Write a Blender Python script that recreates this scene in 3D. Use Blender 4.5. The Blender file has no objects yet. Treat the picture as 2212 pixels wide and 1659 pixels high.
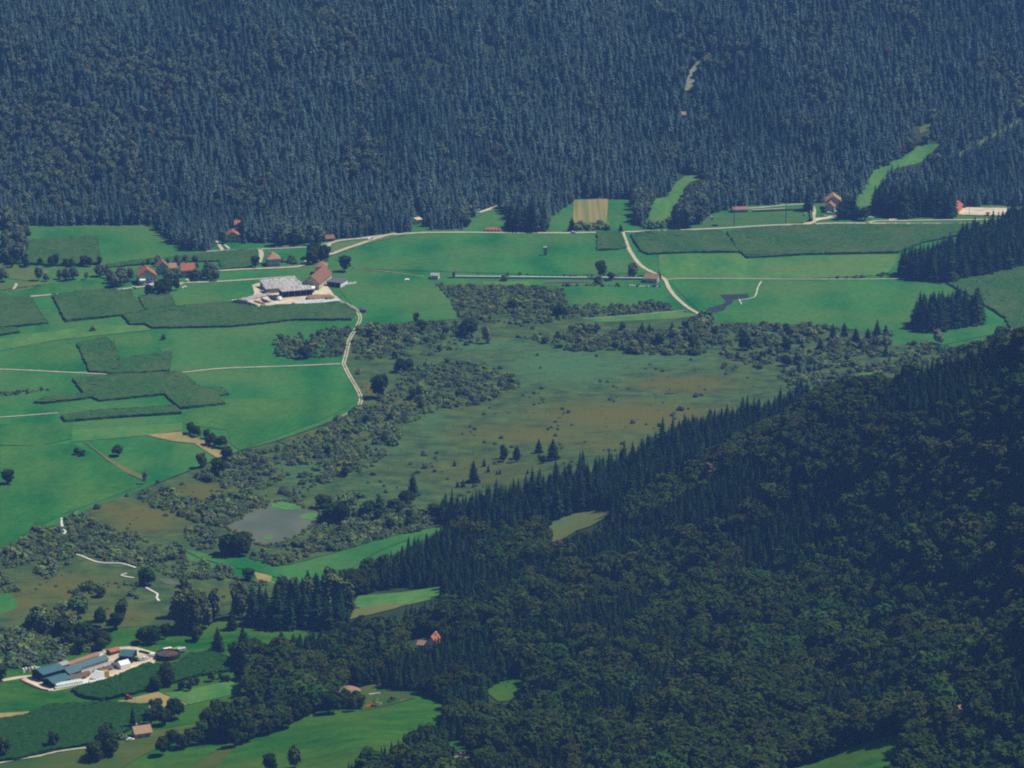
import bpy, bmesh, math, random
import numpy as np
from mathutils import Vector, Matrix, noise as mnoise

random.seed(7); rng = np.random.default_rng(7)
scene = bpy.context.scene
C = scene.collection
R = math.radians

# ---------------------------------------------------------------- camera
CAM_H, PITCH, HFOV = 720.0, R(15.5), R(16.1)
W_, H_ = 2212.0, 1659.0                       # the photograph at display size; all pixel positions below use it
FPX = (W_ / 2) / math.tan(HFOV / 2)
cam_d = bpy.data.cameras.new('camera'); cam = bpy.data.objects.new('camera', cam_d); C.objects.link(cam)
cam.location = (0, 0, CAM_H); cam.rotation_euler = (math.pi / 2 - PITCH, 0, 0)
cam_d.sensor_width = 36; cam_d.lens = 18 / math.tan(HFOV / 2); cam_d.clip_start = 1; cam_d.clip_end = 20000
scene.camera = cam

# ---------------------------------------------------------------- light
SUN_EL, SUN_AZ = R(58), math.atan2(0.985, 0.17)      # azimuth from +Y (away from viewer) towards +X (right)
world = bpy.data.worlds.new('World'); scene.world = world; world.use_nodes = True
wn = world.node_tree; bg = wn.nodes['Background']
sky = wn.nodes.new('ShaderNodeTexSky'); sky.sky_type = 'NISHITA'; sky.sun_disc = False
sky.sun_elevation = SUN_EL; sky.sun_rotation = SUN_AZ; sky.altitude = 900
wn.links.new(sky.outputs[0], bg.inputs[0]); bg.inputs[1].default_value = 0.05
sun_d = bpy.data.lights.new('sun', 'SUN'); sun_d.energy = 5.0; sun_d.angle = R(0.5); sun_d.color = (1, 0.95, 0.86)
sun = bpy.data.objects.new('sun', sun_d); C.objects.link(sun)
sdir = Vector((math.sin(SUN_AZ) * math.cos(SUN_EL), math.cos(SUN_AZ) * math.cos(SUN_EL), math.sin(SUN_EL)))
sun.rotation_euler = sdir.to_track_quat('Z', 'Y').to_euler(); sun.location = (500, 1500, 2500)
scene.view_settings.view_transform = 'Standard'; scene.view_settings.look = 'None'
scene.view_settings.exposure = 0.25; scene.view_settings.gamma = 1
cy = scene.cycles
cy.max_bounces = 4; cy.diffuse_bounces = 2; cy.glossy_bounces = 2; cy.transmission_bounces = 2; cy.volume_bounces = 0
cy.pixel_filter_type = 'BLACKMAN_HARRIS'; cy.filter_width = 2.1; cy.use_denoising = False; cy.use_adaptive_sampling = False

# ---------------------------------------------------------------- haze (one closed box round camera and scene)
HAZE_DENSITY = 0.000070
def build_haze():
    bm = bmesh.new(); bmesh.ops.create_cube(bm, size=1)
    for v in bm.verts:
        v.co = ((v.co.x) * 6400, 2850 + v.co.y * 6600, 367 + v.co.z * 740)
    me = bpy.data.meshes.new('haze'); bm.to_mesh(me); bm.free()
    o = bpy.data.objects.new('haze', me); C.objects.link(o); o['kind'] = 'stuff'
    o['label'] = 'blue summer haze filling the valley air'
    m = bpy.data.materials.new('haze_air'); m.use_nodes = True; nt = m.node_tree; nt.nodes.clear()
    out = nt.nodes.new('ShaderNodeOutputMaterial'); pv = nt.nodes.new('ShaderNodeVolumePrincipled')
    pv.inputs['Color'].default_value = (0.18, 0.41, 1.0, 1)
    pv.inputs['Density'].default_value = HAZE_DENSITY; pv.inputs['Anisotropy'].default_value = 0.15
    nt.links.new(pv.outputs[0], out.inputs['Volume']); me.materials.append(m)
    return o

# ---------------------------------------------------------------- pixel <-> ray
def ray(u, v):
    a = (u - W_ / 2) / FPX; b = (H_ / 2 - v) / FPX
    return np.array([a, math.cos(PITCH) + b * math.sin(PITCH), -math.sin(PITCH) + b * math.cos(PITCH)])
def at_z(u, v, z=0.0):
    d = ray(u, v); t = (z - CAM_H) / d[2]; return d[0] * t, d[1] * t
def proj(x, y, z):
    x = np.asarray(x, float); y = np.asarray(y, float); z = np.asarray(z, float) - CAM_H
    dep = y * math.cos(PITCH) - z * math.sin(PITCH); up = y * math.sin(PITCH) + z * math.cos(PITCH)
    return W_ / 2 + FPX * x / dep, H_ / 2 - FPX * up / dep, dep
# magnified views of the photograph -> display pixels
def zoomer(ox, oy, wsrc):
    k = wsrc / 2212 * 0.60636
    return lambda *p: [(ox * 0.60636 + x * k, oy * 0.60636 + y * k) for x, y in (p if isinstance(p[0], tuple) else [p])]
Z1 = zoomer(0, 650, 1300); Z2 = zoomer(1100, 550, 1300); Z3 = zoomer(2348, 350, 1300); Z4 = zoomer(0, 1300, 1300)
Z5 = zoomer(0, 1850, 1300); Z6 = zoomer(1100, 1300, 1300); Z7 = zoomer(1100, 1936, 1300); Z8 = zoomer(2348, 1100, 1300)
Z9 = zoomer(2348, 1850, 1300); ZT = zoomer(2348, 0, 1300)
ZA = zoomer(780, 900, 500); ZN = zoomer(40, 2280, 660); ZH = zoomer(460, 900, 400); ZF = zoomer(700, 780, 600)
ZP = zoomer(2440, 680, 600); ZR = zoomer(2880, 660, 768); ZC = zoomer(1500, 940, 1000); ZG = zoomer(1150, 2420, 650)
ZM = zoomer(2200, 560, 440); ZS = zoomer(400, 2450, 800); ZL = zoomer(0, 900, 700)

# ---------------------------------------------------------------- terrain height field
ctrl = []                                       # (u, v, z): ground seen at that pixel at that height
ctrl += [(2212, 770, 165), (2500, 660, 225), (2800, 640, 260), (2047, 812, 138), (1887, 862, 104), (1780, 897, 84), (1691, 947, 66), (1613, 987, 55), (1559, 1017, 48),
         (1495, 1042, 42), (1424, 1082, 34), (1362, 1117, 27), (1300, 1135, 20)]
ctrl += [(1834, 870, 48), (1737, 888, 22), (1645, 905, 12), (1566, 932, 10), (1450, 968, 14), (1344, 1018, 14), (1219, 1050, 10), (1023, 1105, 4),
         (1500, 985, 14), (1400, 1040, 12), (1240, 1130, 9), (1190, 1165, 7), (1130, 1130, 5)]
ctrl += [(2212, 1000, 140), (2212, 1300, 100), (2212, 1659, 92), (2212, 1900, 90), (2600, 1000, 210), (2600, 1400, 180), (2600, 1800, 160), (2000, 1000, 112), (1950, 1200, 78), (1950, 1400, 62),
         (1960, 1540, 64), (1850, 1620, 70), (1980, 1600, 84), (1850, 1800, 80), (1700, 1060, 66), (1700, 1200, 46), (1650, 1350, 40), (1650, 1480, 50), (1650, 1659, 62), (1650, 1850, 70), (1450, 1150, 34), (1450, 1250, 22),
         (1400, 1400, 24), (1400, 1520, 36), (1400, 1659, 50), (1400, 1850, 60), (1200, 1230, 14), (1200, 1320, 18), (1200, 1450, 16), (1100, 1500, 14), (1200, 1560, 26), (1000, 1640, 36), (1150, 1659, 44), (1150, 1850, 60),
         (1000, 1200, 6), (850, 1240, 3), (1030, 1290, 9), (900, 1300, 5), (780, 1320, 3), (950, 1400, 9), (800, 1480, 10), (940, 1510, 14), (720, 1540, 16), (850, 1600, 26), (700, 1659, 30), (700, 1850, 45),
         (560, 1620, 17), (430, 1659, 13), (430, 1850, 22), (450, 1560, 8), (560, 1500, 7), (560, 1420, 4), (300, 1600, 7), (100, 1659, 6), (100, 1850, 12), (-200, 1850, 8), (420, 1480, 5), (330, 1520, 5),
         (200, 1550, 3), (60, 1500, 1), (250, 1440, 1), (450, 1400, 1)]
zero = [(u, v) for u in (-500, -200, 100, 400, 650) for v in (700, 850, 1000, 1150, 1250)] + [(800, 1180), (940, 1130), (700, 1290), (420, 1330), (100, 1380), (-250, 1450), (-400, 1600), (650, 1370)] + \
       [(u, v) for u in (800, 1000, 1200, 1400, 1600) for v in (480, 600, 700, 800, 860)] + [(900, 950), (1100, 950), (900, 1030), (1250, 940), (1850, 600), (1850, 720), (2100, 600), (2100, 720), (1980, 770), (1800, 810), (2400, 560), (2700, 560), (2600, 500),
        (2250, 680), (1000, 1060), (1500, 900), (1350, 970)] + [(u, 520) for u in (-700, -300, 0, 300, 600)]
P = []
for u, v, z in ctrl: x, y = at_z(u, v, z); P.append((x, y, z))
for u, v in zero: x, y = at_z(u, v, 0); P.append((x, y, 0.0))
P = np.array(P)
def _phi(r): return np.sqrt(r * r + 45.0 ** 2)
_D = np.hypot(P[:, None, 0] - P[None, :, 0], P[:, None, 1] - P[None, :, 1])
_A = np.block([[_phi(_D) + np.eye(len(P)) * 0.0, np.ones((len(P), 1))], [np.ones((1, len(P))), np.zeros((1, 1))]])
_wts = np.linalg.solve(_A, np.append(P[:, 2], 0))
def snoise(x, y, wl, seed, n=9):
    r = np.random.default_rng(seed); s = np.zeros(np.shape(x))
    for _ in range(n):
        a = r.uniform(0, 2 * math.pi); k = 2 * math.pi / (wl * r.uniform(0.6, 1.7)); s = s + np.sin(k * (x * math.cos(a) + y * math.sin(a)) + r.uniform(0, 6.28))
    return s / math.sqrt(n / 2) * 0.6
FOOT_PX = [(-900, 474), (-100, 474), (60, 482), (330, 486), (480, 500), (700, 494), (900, 488), (1000, 464), (1090, 458), (1240, 440), (1380, 440), (1500, 440), (1620, 443), (1760, 440), (1860, 452), (2000, 440), (2212, 436), (3000, 430)]
_fx = []
for u, v in FOOT_PX: _fx.append(at_z(u, v, 0))
_fx = np.array(_fx)
def softstep(t, a, b): t = np.clip((t - a) / (b - a), 0, 1); return t * t * (3 - 2 * t)
def height_exact(x, y):
    x = np.asarray(x, float); y = np.asarray(y, float); sh = x.shape; xf = x.ravel(); yf = y.ravel()
    h = np.empty(xf.size)
    for i in range(0, xf.size, 20000):
        s = slice(i, i + 20000)
        d = np.hypot(xf[s, None] - P[None, :, 0], yf[s, None] - P[None, :, 1]); h[s] = _phi(d) @ _wts[:-1] + _wts[-1]
    h = np.maximum(h, 0) * (1 - softstep(yf, 2700, 3000)) * (1 - softstep(-xf, 350, 900))
    h += softstep(h, 6, 30) * snoise(xf, yf, 95, 3) * 3.2                     # gullies on the wooded hill
    h += snoise(xf, yf, 260, 5) * 0.5 * (1 - softstep(yf, 2300, 2700))       # faint swell of the valley floor
    foot = np.interp(xf, _fx[:, 0], _fx[:, 1]); t = yf - foot
    slope = 0.62 * np.where(t < 90, np.maximum(t, 0) ** 2 / 180, t - 45)
    hill = np.where(t > 0, slope, 0)
    hill = 420 * (1 - np.exp(-hill / 420)) + softstep(t, 30, 160) * (snoise(xf, yf, 230, 9) * 13 + snoise(xf, yf, 90, 12) * 4)
    bx, by = 640.0, 3415.0
    hill += 34 * np.exp(-((xf - bx) / 150) ** 2 - ((yf - by) / 75) ** 2) * softstep(t, 10, 120)      # spur right of the grassy lane
    h = h + np.maximum(hill, 0)
    near = 690 * np.clip((1150 - yf) / 1150, 0, 1) ** 1.15                                              # the mountain the photo was taken from
    return np.maximum(h, near).reshape(sh)
GX0, GY0, GS = -1300.0, 1400.0, 4.0
_gx = np.arange(GX0, 1300.1, GS); _gy = np.arange(GY0, 4000.1, GS)
_H = height_exact(*np.meshgrid(_gx, _gy))
def hgt(x, y):
    x = np.asarray(x, float); y = np.asarray(y, float)
    i = np.clip((x - GX0) / GS, 0, len(_gx) - 1.001); j = np.clip((y - GY0) / GS, 0, len(_gy) - 1.001)
    i0 = i.astype(int); j0 = j.astype(int); a = i - i0; b = j - j0
    return (_H[j0, i0] * (1 - a) + _H[j0, i0 + 1] * a) * (1 - b) + (_H[j0 + 1, i0] * (1 - a) + _H[j0 + 1, i0 + 1] * a) * b
_ts = np.linspace(1450, 3990, 640)
def G(u, v):
    """ground point under a pixel"""
    d = ray(u, v); t = _ts / d[1]
    f = CAM_H + d[2] * t - hgt(d[0] * t, _ts)
    k = int(np.argmax(f <= 0)) if (f <= 0).any() else len(_ts) - 1
    k = max(k, 1); a, b = t[k - 1], t[k]
    for _ in range(22):
        m = (a + b) / 2
        if CAM_H + d[2] * m - float(hgt(d[0] * m, d[1] * m)) <= 0: b = m
        else: a = m
    return Vector((d[0] * b, d[1] * b, float(hgt(d[0] * b, d[1] * b))))
def visible(x, y, z, n=70, tol=0.0):
    """is the point (x,y,z) free of ground on the way to the camera (arrays)"""
    ok = np.ones(len(x), bool)
    for s in np.linspace(0.35, 0.995, n): ok &= (CAM_H + (z - CAM_H) * s) > hgt(x * s, y * s) - tol
    return ok
def inpoly(px, py, poly):
    px = np.asarray(px); py = np.asarray(py); c = np.zeros(px.shape, bool); n = len(poly); j = n - 1
    for i in range(n):
        xi, yi = poly[i][0], poly[i][1]; xj, yj = poly[j][0], poly[j][1]
        if yi != yj: c ^= ((yi > py) != (yj > py)) & (px < (xj - xi) * (py - yi) / (yj - yi) + xi)
        j = i
    return c

# ---------------------------------------------------------------- object helpers
def tag(o, label=None, cat=None, group=None, kind=None):
    if label: o['label'] = label
    if cat: o['category'] = cat
    if group: o['group'] = group
    if kind: o['kind'] = kind
    return o
def empty(name, loc, rz=0, label=None, cat=None, group=None):
    o = bpy.data.objects.new(name, None); C.objects.link(o); o.location = loc; o.rotation_euler = (0, 0, rz); o.empty_display_size = 1
    return tag(o, label, cat, group)
class MB:
    """collects polygons with material slots, links them as one mesh object"""
    def __init__(s): s.v = []; s.f = []; s.m = []
    def add(s, verts, faces, mi=0):
        n = len(s.v); s.v += [tuple(p) for p in verts]; s.f += [tuple(i + n for i in f) for f in faces]; s.m += [mi] * len(faces); return s
    def box(s, c, d, rz=0, mi=0):
        x, y, z = d[0] / 2, d[1] / 2, d[2] / 2; ca, sa = math.cos(rz), math.sin(rz)
        vs = [(c[0] + a * x * ca - b * y * sa, c[1] + a * x * sa + b * y * ca, c[2] + e * z) for a, b, e in ((-1,-1,-1),(1,-1,-1),(1,1,-1),(-1,1,-1),(-1,-1,1),(1,-1,1),(1,1,1),(-1,1,1))]
        return s.add(vs, [(0,3,2,1),(4,5,6,7),(0,1,5,4),(1,2,6,5),(2,3,7,6),(3,0,4,7)], mi)
    def prism(s, pts, y0, y1, mi=0):
        """profile in xz swept along y"""
        n = len(pts); vs = [(x, y0, z) for x, z in pts] + [(x, y1, z) for x, z in pts]
        return s.add(vs, [tuple(range(n)), tuple(range(2 * n - 1, n - 1, -1))] + [(i, i + n, (i + 1) % n + n, (i + 1) % n) for i in range(n)], mi)
    def prismx(s, pts, x0, x1, mi=0):
        n = len(pts); vs = [(x0, y, z) for y, z in pts] + [(x1, y, z) for y, z in pts]
        return s.add(vs, [tuple(range(n)), tuple(range(2 * n - 1, n - 1, -1))] + [(i, i + n, (i + 1) % n + n, (i + 1) % n) for i in range(n)], mi)
    def cyl(s, c, r, h, n=10, r2=None, axis='z', mi=0):
        r2 = r if r2 is None else r2; vs = []
        for k, (q, t) in enumerate(((r, 0), (r2, h))):
            for i in range(n):
                a = 2 * math.pi * i / n; p = (q * math.cos(a), q * math.sin(a), t)
                if axis == 'x': p = (p[2], p[0], p[1])
                if axis == 'y': p = (p[0], p[2], p[1])
                vs.append((c[0] + p[0], c[1] + p[1], c[2] + p[2]))
        return s.add(vs, [tuple(range(n - 1, -1, -1)), tuple(range(n, 2 * n))] + [(i, (i + 1) % n, (i + 1) % n + n, i + n) for i in range(n)], mi)
    def mesh(s, name, mats, smooth=False):
        me = bpy.data.meshes.new(name); me.from_pydata(s.v, [], s.f)
        for m in (mats if isinstance(mats, (list, tuple)) else [mats]): me.materials.append(m)
        me.polygons.foreach_set('material_index', s.m)
        if smooth: me.polygons.foreach_set('use_smooth', [True] * len(s.f))
        bm = bmesh.new(); bm.from_mesh(me); bmesh.ops.recalc_face_normals(bm, faces=bm.faces); bm.to_mesh(me); bm.free()
        return me
    def build(s, name, mats, parent=None, smooth=False, raw=False):
        me = s.mesh(name, mats, smooth) if not raw else s.rawmesh(name, mats)
        o = bpy.data.objects.new(name, me); C.objects.link(o)
        if parent: o.parent = parent
        return o
    def rawmesh(s, name, mats):
        me = bpy.data.meshes.new(name); me.from_pydata(s.v, [], s.f)
        for m in (mats if isinstance(mats, (list, tuple)) else [mats]): me.materials.append(m)
        me.polygons.foreach_set('material_index', s.m); return me
def copy_tree(o, parent=None):
    c = o.copy(); C.objects.link(c); c.parent = parent
    for ch in o.children: copy_tree(ch, c)
    return c

# ---------------------------------------------------------------- materials
def mat(name, col, col2=None, scale=0.3, rough=0.85, detail=4, bump=0, rand=0.0, stretch=None, col3=None, scale3=0.02, spec=0.0, contrast=(0.35, 0.65), coord='pos', stripes=None):
    m = bpy.data.materials.new(name); m.use_nodes = True; nt = m.node_tree; L = nt.links
    b = nt.nodes['Principled BSDF']; b.inputs['Roughness'].default_value = rough; b.inputs['Specular IOR Level'].default_value = spec
    if coord == 'pos': src = nt.nodes.new('ShaderNodeNewGeometry').outputs['Position']
    else: src = nt.nodes.new('ShaderNodeTexCoord').outputs['Object']
    if stretch:
        mp = nt.nodes.new('ShaderNodeMapping'); L.new(src, mp.inputs[0]); mp.inputs['Scale'].default_value = stretch[:3]
        if len(stretch) > 3: mp.inputs['Rotation'].default_value = (0, 0, stretch[3])
        src2 = mp.outputs[0]
    else: src2 = src
    def nz(sc, s, lo, hi):
        n = nt.nodes.new('ShaderNodeTexNoise'); n.inputs['Scale'].default_value = sc; n.inputs['Detail'].default_value = detail; L.new(s, n.inputs['Vector'])
        r = nt.nodes.new('ShaderNodeMapRange'); r.inputs[1].default_value = lo; r.inputs[2].default_value = hi; L.new(n.outputs[0], r.inputs[0]); return r.outputs[0], n.outputs[0]
    c = None
    if col2:
        f, raw = nz(scale, src2, *contrast)
        mx = nt.nodes.new('ShaderNodeMix'); mx.data_type = 'RGBA'; mx.inputs[6].default_value = (*col, 1); mx.inputs[7].default_value = (*col2, 1); L.new(f, mx.inputs[0]); c = mx.outputs[2]
        if bump:
            bp = nt.nodes.new('ShaderNodeBump'); bp.inputs['Strength'].default_value = bump; bp.inputs['Distance'].default_value = 0.5; L.new(raw, bp.inputs['Height']); L.new(bp.outputs[0], b.inputs['Normal'])
    if col3:
        f, raw = nz(scale3, src, 0.42, 0.68)
        mx = nt.nodes.new('ShaderNodeMix'); mx.data_type = 'RGBA'; mx.inputs[7].default_value = (*col3, 1); L.new(f, mx.inputs[0])
        if c: L.new(c, mx.inputs[6])
        else: mx.inputs[6].default_value = (*col, 1)
        c = mx.outputs[2]
    if stripes:
        wmp = nt.nodes.new('ShaderNodeMapping'); wmp.inputs['Rotation'].default_value = (0, 0, stripes[0]); L.new(src, wmp.inputs[0])
        wv = nt.nodes.new('ShaderNodeTexWave'); wv.inputs['Scale'].default_value = 1.0 / stripes[1]; wv.inputs['Distortion'].default_value = 2.5; wv.inputs['Detail'].default_value = 3; wv.inputs['Detail Scale'].default_value = .6; L.new(wmp.outputs[0], wv.inputs['Vector'])
        wr = nt.nodes.new('ShaderNodeMapRange'); wr.inputs[3].default_value = 1 - stripes[2]; wr.inputs[4].default_value = 1 + stripes[2]; L.new(wv.outputs['Fac'], wr.inputs[0])
        fn = nt.nodes.new('ShaderNodeTexNoise'); fn.inputs['Scale'].default_value = .16; fn.inputs['Detail'].default_value = 6; fn.inputs['Roughness'].default_value = .7; L.new(src, fn.inputs['Vector'])
        fr_ = nt.nodes.new('ShaderNodeMapRange'); fr_.inputs[1].default_value = .3; fr_.inputs[2].default_value = .7; fr_.inputs[3].default_value = .80; fr_.inputs[4].default_value = 1.16; L.new(fn.outputs[0], fr_.inputs[0])
        mm_ = nt.nodes.new('ShaderNodeMath'); mm_.operation = 'MULTIPLY'; L.new(wr.outputs[0], mm_.inputs[0]); L.new(fr_.outputs[0], mm_.inputs[1])
        hv = nt.nodes.new('ShaderNodeHueSaturation'); L.new(mm_.outputs[0], hv.inputs['Value']); L.new(c, hv.inputs['Color']); c = hv.outputs[0]
    if rand:
        oi = nt.nodes.new('ShaderNodeObjectInfo'); r = nt.nodes.new('ShaderNodeMapRange'); r.inputs[3].default_value = 1 - rand; r.inputs[4].default_value = 1 + rand; L.new(oi.outputs['Random'], r.inputs[0])
        hs = nt.nodes.new('ShaderNodeHueSaturation'); L.new(r.outputs[0], hs.inputs['Value'])
        r2 = nt.nodes.new('ShaderNodeMapRange'); r2.inputs[3].default_value = 0.5 - rand * 0.10; r2.inputs[4].default_value = 0.5 + rand * 0.06
        ma = nt.nodes.new('ShaderNodeMath'); ma.operation = 'MULTIPLY'; ma.inputs[1].default_value = 7.13; L.new(oi.outputs['Random'], ma.inputs[0])
        fr = nt.nodes.new('ShaderNodeMath'); fr.operation = 'FRACT'; L.new(ma.outputs[0], fr.inputs[0]); L.new(fr.outputs[0], r2.inputs[0]); L.new(r2.outputs[0], hs.inputs['Hue'])
        if c: L.new(c, hs.inputs['Color'])
        else: hs.inputs['Color'].default_value = (*col, 1)
        c = hs.outputs[0]
    if c: L.new(c, b.inputs['Base Color'])
    else: b.inputs['Base Color'].default_value = (*col, 1)
    return m
M = {}
M['rough_ground'] = mat('rough_ground', (.030, .055, .022), (.055, .065, .028), .05, col3=(.022, .04, .018), scale3=.01)
M['meadow'] = mat('meadow', (.014, .112, .024), (.042, .160, .036), .03, stretch=(1, .35, 1, .3), col3=(.066, .148, .036), scale3=.011, stripes=(.5, 16, .022))
M['meadow_near'] = mat('meadow_near', (.010, .080, .009), (.042, .122, .012), .05, stretch=(.5, 1.6, 1, .5), col3=(.055, .110, .012), scale3=.014, stripes=(.9, 10, .035))
M['meadow_light'] = mat('meadow_light', (.030, .145, .032), (.085, .190, .042), .05, stretch=(1, .3, 1, .2), col3=(.090, .165, .040), scale3=.012, stripes=(1.2, 13, .025))
M['meadow_dark'] = mat('meadow_dark', (.011, .098, .020), (.038, .145, .028), .04, stretch=(1, .3, 1, .4), col3=(.060, .145, .028), scale3=.012, stripes=(.2, 15, .025))
M['meadow_dry'] = mat('meadow_dry', (.10, .125, .035), (.15, .14, .045), .08, col3=(.06, .12, .035), scale3=.02)
M['meadow_olive'] = mat('meadow_olive', (.055, .085, .016), (.085, .10, .020), .06, stretch=(.4, 1.5, 1, .5), col3=(.03, .075, .016), scale3=.02)
M['straw'] = mat('straw', (.24, .20, .07), (.30, .23, .09), .25, stretch=(1, .15, 1, .5), col3=(.17, .17, .06), scale3=.03)
M['stubble'] = mat('stubble', (.25, .20, .075), (.14, .165, .055), .22, stretch=(1, .02, 1), contrast=(.42, .58))
M['pitch'] = mat('pitch', (.045, .115, .032), (.060, .13, .036), .08)
M['sand'] = mat('sand', (.62, .54, .38), (.50, .42, .29), .15, col3=(.40, .33, .23), scale3=.06)
M['arena_sand'] = mat('arena_sand', (.66, .58, .44), (.58, .48, .34), .05)
M['gravel'] = mat('gravel', (.46, .42, .30), (.36, .33, .22), .2)
M['asphalt'] = mat('asphalt', (.34, .32, .27), (.26, .25, .22), .2)
M['verge'] = mat('verge', (.12, .15, .05), (.08, .13, .04), .2)
M['corn'] = mat('maize', (.022, .074, .020), (.046, .108, .026), .45, stretch=(1, 1, 1, .3), col3=(.058, .100, .030), scale3=.025, bump=.6, stripes=(.35, 5, .16))
M['corn_near'] = mat('maize_near', (.010, .046, .008), (.022, .066, .012), .5, bump=.6)
M['white'] = mat('white_paint', (.80, .80, .77), (.70, .70, .66), .8)
M['white_film'] = mat('bale_film', (.70, .80, .72), (.80, .85, .78), 2.0, rough=.45, spec=.4)
M['plaster'] = mat('plaster', (.52, .50, .46), (.46, .44, .40), 1.0)
M['cream'] = mat('cream_wall', (.50, .46, .30), (.42, .39, .26), .6)
M['orange_wall'] = mat('orange_wall', (.60, .24, .09), (.52, .20, .08), 1.0)
M['concrete'] = mat('concrete', (.38, .37, .34), (.28, .27, .25), .5)
M['tile_red'] = mat('red_tiles', (.30, .105, .052), (.38, .15, .075), 1.2, coord='obj')
M['tile_brown'] = mat('brown_tiles', (.22, .13, .085), (.29, .185, .12), 1.2, coord='obj')
M['tile_tan'] = mat('tan_tiles', (.29, .185, .105), (.36, .24, .14), 1.2, coord='obj')
M['roof_brown'] = mat('barn_tiles', (.235, .125, .08), (.18, .095, .06), .6, coord='obj')
M['roof_grey'] = mat('grey_sheets', (.34, .34, .33), (.26, .26, .26), .6, stretch=(3, .2, 1), rough=.5, coord='obj')
M['roof_slat'] = mat('ribbed_sheets', (.48, .46, .42), (.24, .23, .22), 1.3, stretch=(1, .03, 1), contrast=(.42, .55), coord='obj')
M['roof_teal'] = mat('teal_sheets', (.035, .10, .115), (.05, .125, .135), .8, rough=.45, spec=.4, coord='obj')
M['roof_dark'] = mat('dark_sheets', (.10, .10, .11), (.14, .13, .13), .8, coord='obj')
M['wood'] = mat('weathered_wood', (.11, .075, .05), (.17, .12, .08), 1.0, stretch=(4, 4, .3), coord='obj')
M['wood_pale'] = mat('pale_wood', (.55, .48, .36), (.44, .37, .26), 1.5, coord='obj')
M['timber_yellow'] = mat('yellow_timber', (.50, .36, .10), (.40, .27, .08), 1.5, coord='obj')
M['rust'] = mat('rusty_brown', (.30, .13, .07), (.22, .10, .06), 1.0, coord='obj')
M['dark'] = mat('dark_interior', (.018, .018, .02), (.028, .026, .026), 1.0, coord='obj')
M['glass'] = mat('window_glass', (.03, .04, .05), rough=.1, spec=.6)
M['tarp_black'] = mat('black_tarp', (.022, .024, .03), (.04, .04, .045), .6, rough=.5, coord='obj')
M['tarp_brown'] = mat('brown_silage_cover', (.115, .085, .068), (.155, .12, .095), .5, coord='obj')
M['slurry'] = mat('slurry', (.055, .042, .030), (.09, .07, .05), .3, rough=.6)
M['red_paint'] = mat('red_paint', (.45, .05, .03), (.38, .05, .03), 2, rough=.4, spec=.5)
M['orange_paint'] = mat('orange_paint', (.60, .17, .03), (.5, .14, .03), 2, rough=.4)
M['green_paint'] = mat('green_paint', (.16, .33, .05), (.2, .36, .06), 2, rough=.4)
M['blue_paint'] = mat('blue_paint', (.04, .08, .38), (.05, .1, .42), 2, rough=.4)
M['silver'] = mat('silver_paint', (.5, .5, .52), rough=.35, spec=.6)
M['rubber'] = mat('rubber', (.02, .02, .02))
M['steel'] = mat('galvanised_steel', (.32, .32, .32), (.25, .25, .26), 2, rough=.5)
M['board'] = mat('pale_planks', (.60, .57, .50), (.48, .45, .38), .5)
M['lily'] = mat('lily_leaves', (.09, .20, .045), (.055, .15, .045), .35)
M['bark'] = mat('bark', (.06, .045, .035), (.09, .07, .05), 2, coord='obj')
M['scree'] = mat('pale_scree', (.26, .27, .20), (.12, .16, .09), .25)
M['soil'] = mat('soil', (.20, .13, .08), (.28, .19, .12), .3)
# bog: rough grass, rusty moor grass and pale reed mixed by painted patches and noise
def bog_mat():
    m = mat('bog', (.040, .085, .026), (.082, .118, .034), .11, detail=8, col3=(.028, .058, .024), scale3=.07, stretch=(.5, 1, 1)); nt = m.node_tree; L = nt.links; b = nt.nodes['Principled BSDF']
    c = b.inputs['Base Color'].links[0].from_socket; geo = nt.nodes.new('ShaderNodeNewGeometry')
    for nm, col, colb in (('reed', (.046, .122, .048), (.066, .138, .050)), ('moor', (.122, .098, .022), (.074, .094, .022))):
        at = nt.nodes.new('ShaderNodeAttribute'); at.attribute_name = nm
        n = nt.nodes.new('ShaderNodeTexNoise'); n.inputs['Scale'].default_value = .16; n.inputs['Detail'].default_value = 9; n.inputs['Roughness'].default_value = .78; _mp = nt.nodes.new('ShaderNodeMapping'); _mp.inputs['Scale'].default_value = (.42, 1.0, 1); L.new(geo.outputs['Position'], _mp.inputs[0]); L.new(_mp.outputs[0], n.inputs['Vector'])
        mp = nt.nodes.new('ShaderNodeMapRange'); mp.inputs[1].default_value = .35; mp.inputs[2].default_value = .65; L.new(n.outputs[0], mp.inputs[0])
        cm = nt.nodes.new('ShaderNodeMix'); cm.data_type = 'RGBA'; cm.inputs[6].default_value = (*col, 1); cm.inputs[7].default_value = (*colb, 1); L.new(mp.outputs[0], cm.inputs[0])
        ad = nt.nodes.new('ShaderNodeMath'); ad.operation = 'ADD'; L.new(at.outputs['Fac'], ad.inputs[0]); 
        n2 = nt.nodes.new('ShaderNodeMath'); n2.operation = 'MULTIPLY_ADD'; n2.inputs[1].default_value = 2.6; n2.inputs[2].default_value = -1.45; L.new(n.outputs[0], n2.inputs[0]); L.new(n2.outputs[0], ad.inputs[1])
        mr = nt.nodes.new('ShaderNodeMapRange'); mr.inputs[1].default_value = .05; mr.inputs[2].default_value = .75; L.new(ad.outputs[0], mr.inputs[0])
        mx = nt.nodes.new('ShaderNodeMix'); mx.data_type = 'RGBA'; L.new(mr.outputs[0], mx.inputs[0]); L.new(c, mx.inputs[6]); L.new(cm.outputs[2], mx.inputs[7]); c = mx.outputs[2]
    L.new(c, b.inputs['Base Color']); return m
M['bog'] = bog_mat()
wm = bpy.data.materials.new('pond_water'); wm.use_nodes = True; wb = wm.node_tree.nodes['Principled BSDF']
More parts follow.
